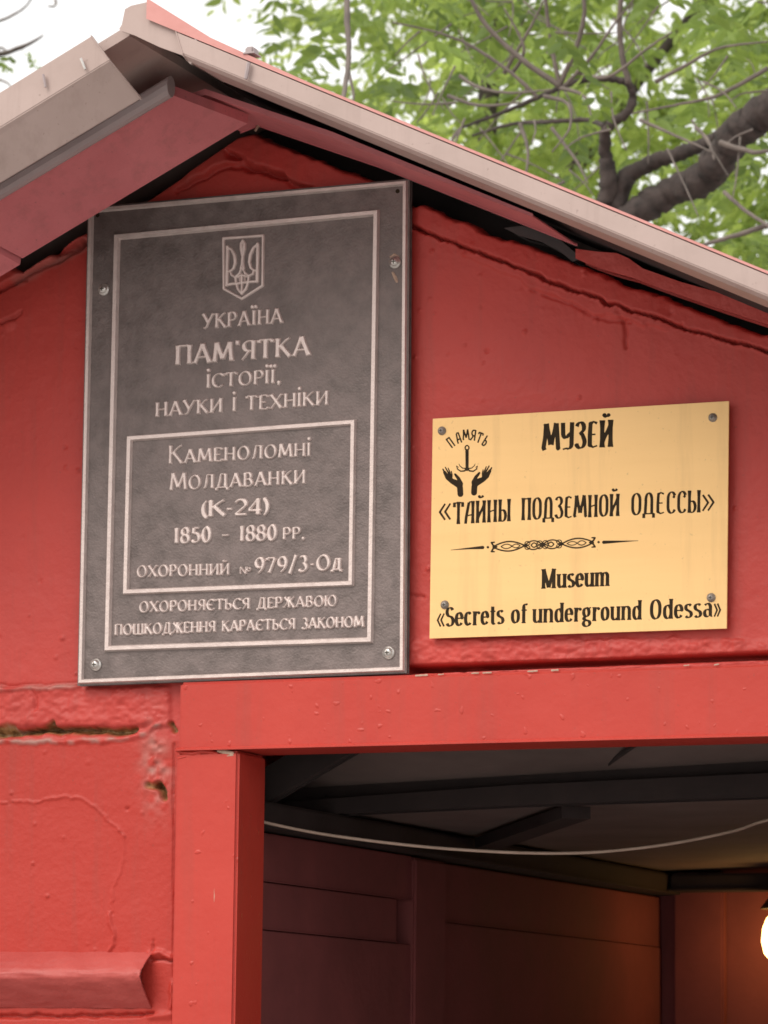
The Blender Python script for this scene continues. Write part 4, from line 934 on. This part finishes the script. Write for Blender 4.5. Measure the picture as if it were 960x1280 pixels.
for _ in range(60):
    x, y = random.uniform(520, 960), random.uniform(-20, 230); a = random.uniform(0, math.pi); L = random.uniform(30, 100)
    twg((x, y), (x+L*.5*math.cos(a)+random.uniform(-8, 8), y+L*.5*math.sin(a)), (x+L*math.cos(a), y+L*math.sin(a)+random.uniform(-8, 8)), r0=.0030, r1=.0014, Y=TY+random.uniform(-.8, .8))
for t_ in tw: branch_obj('twig', [t_], M['twig'], tree, 6, 0.05)
sp = []
def edge(x):   # left limit of foliage in the view
    return 300 + max(0, 0)
for _ in range(600):
    x = random.uniform(330, 1500); y = random.uniform(-420, 520); Y = random.uniform(TY-.6, TY+2.2)
    if x < 420 + 0.5*(y-20 if y > 20 else 0) and random.random() < .5: continue
    if x > 540 and 40 < y < 400: Y = random.uniform(TY+.35, TY+2.4)
    sp.append((Q(x, y, Y), rdir(-.1), random.uniform(.20, .34), random.uniform(.048, .070), random.uniform(.1, .5), random.random()))
leaf_mesh('crown', sp, M['leaf'], tree)
# tree further back, seen as bright green
base2 = Q(560, 600, 8.0); tb2 = Vector((base2.x, base2.y, 0))
tree2 = thing('leafy_tree', 'bright green tree filling the gaps farther behind the red shed', 'tree', tuple(tb2))
branch_obj('trunk', [([tb2, Vector((tb2.x+.1, tb2.y, 2)), Q(600, 300, 8.0), Q(640, -200, 8.1)], [.2, .12, .05, .02]), ([Q(590, 380, 8.0), Q(800, 100, 7.9), Q(1000, -150, 7.8)], [.05, .022, .015])], M['bark'], tree2, 10, .06)
sp = []
for _ in range(1750):
    x = random.uniform(345, 1500); y = random.uniform(-300, 480); Y = random.uniform(7.0, 10.0)
    sp.append((Q(x, y, Y), rdir(-.1), random.uniform(.24, .40), random.uniform(.055, .082), random.uniform(.1, .5), random.random()))
leaf_mesh('crown', sp, M['leaf_far'], tree2)
# thin tree on the left whose bare twigs enter the picture
base3 = Q(-420, 300, 5.5); tb3 = Vector((base3.x, base3.y, 0))
tree3 = thing('bare_tree', 'thin tree with nearly bare twigs against white sky left of the roof', 'tree', tuple(tb3))
branch_obj('trunk', [([tb3, Vector((tb3.x, tb3.y, 2)), Q(-380, 60, 5.5), Q(-340, -300, 5.5)], [.12, .1, .07, .04]), ([Q(-385, 80, 5.5), Q(-200, 70, 5.4), Q(-40, 72, 5.3), Q(20, 62, 5.3), Q(52, 46, 5.3)], [.05, .03, .012, .006, .003])], M['bark'], tree3, 10, .06)
tw = []
twg((-40, 60), (0, 66), (20, 60), (40, 52), (54, 44), r0=.006, Y=5.3); twg((-60, 110), (-10, 100), (8, 103), (14, 110), r0=.006, Y=5.3); twg((-30, 75), (0, 60), (8, 66), Y=5.3); twg((-50, 40), (0, 26), (30, 10), (44, -10), Y=5.4); twg((60, -30), (70, 4), (60, 8), Y=5.4)
for t_ in tw: branch_obj('twig', [t_], M['twig'], tree3, 6, .05)
sp = [(Q(random.uniform(-60, 50), random.uniform(40, 110), 5.3), rdir(), random.uniform(.05, .10), .028, .4, random.random()) for _ in range(7)]
sp += [(Q(random.uniform(-500, -80), random.uniform(-350, 100), random.uniform(5, 6)), rdir(), random.uniform(.2, .3), .07, .4, random.random()) for _ in range(120)]
leaf_mesh('crown', sp, M['leaf'], tree3)
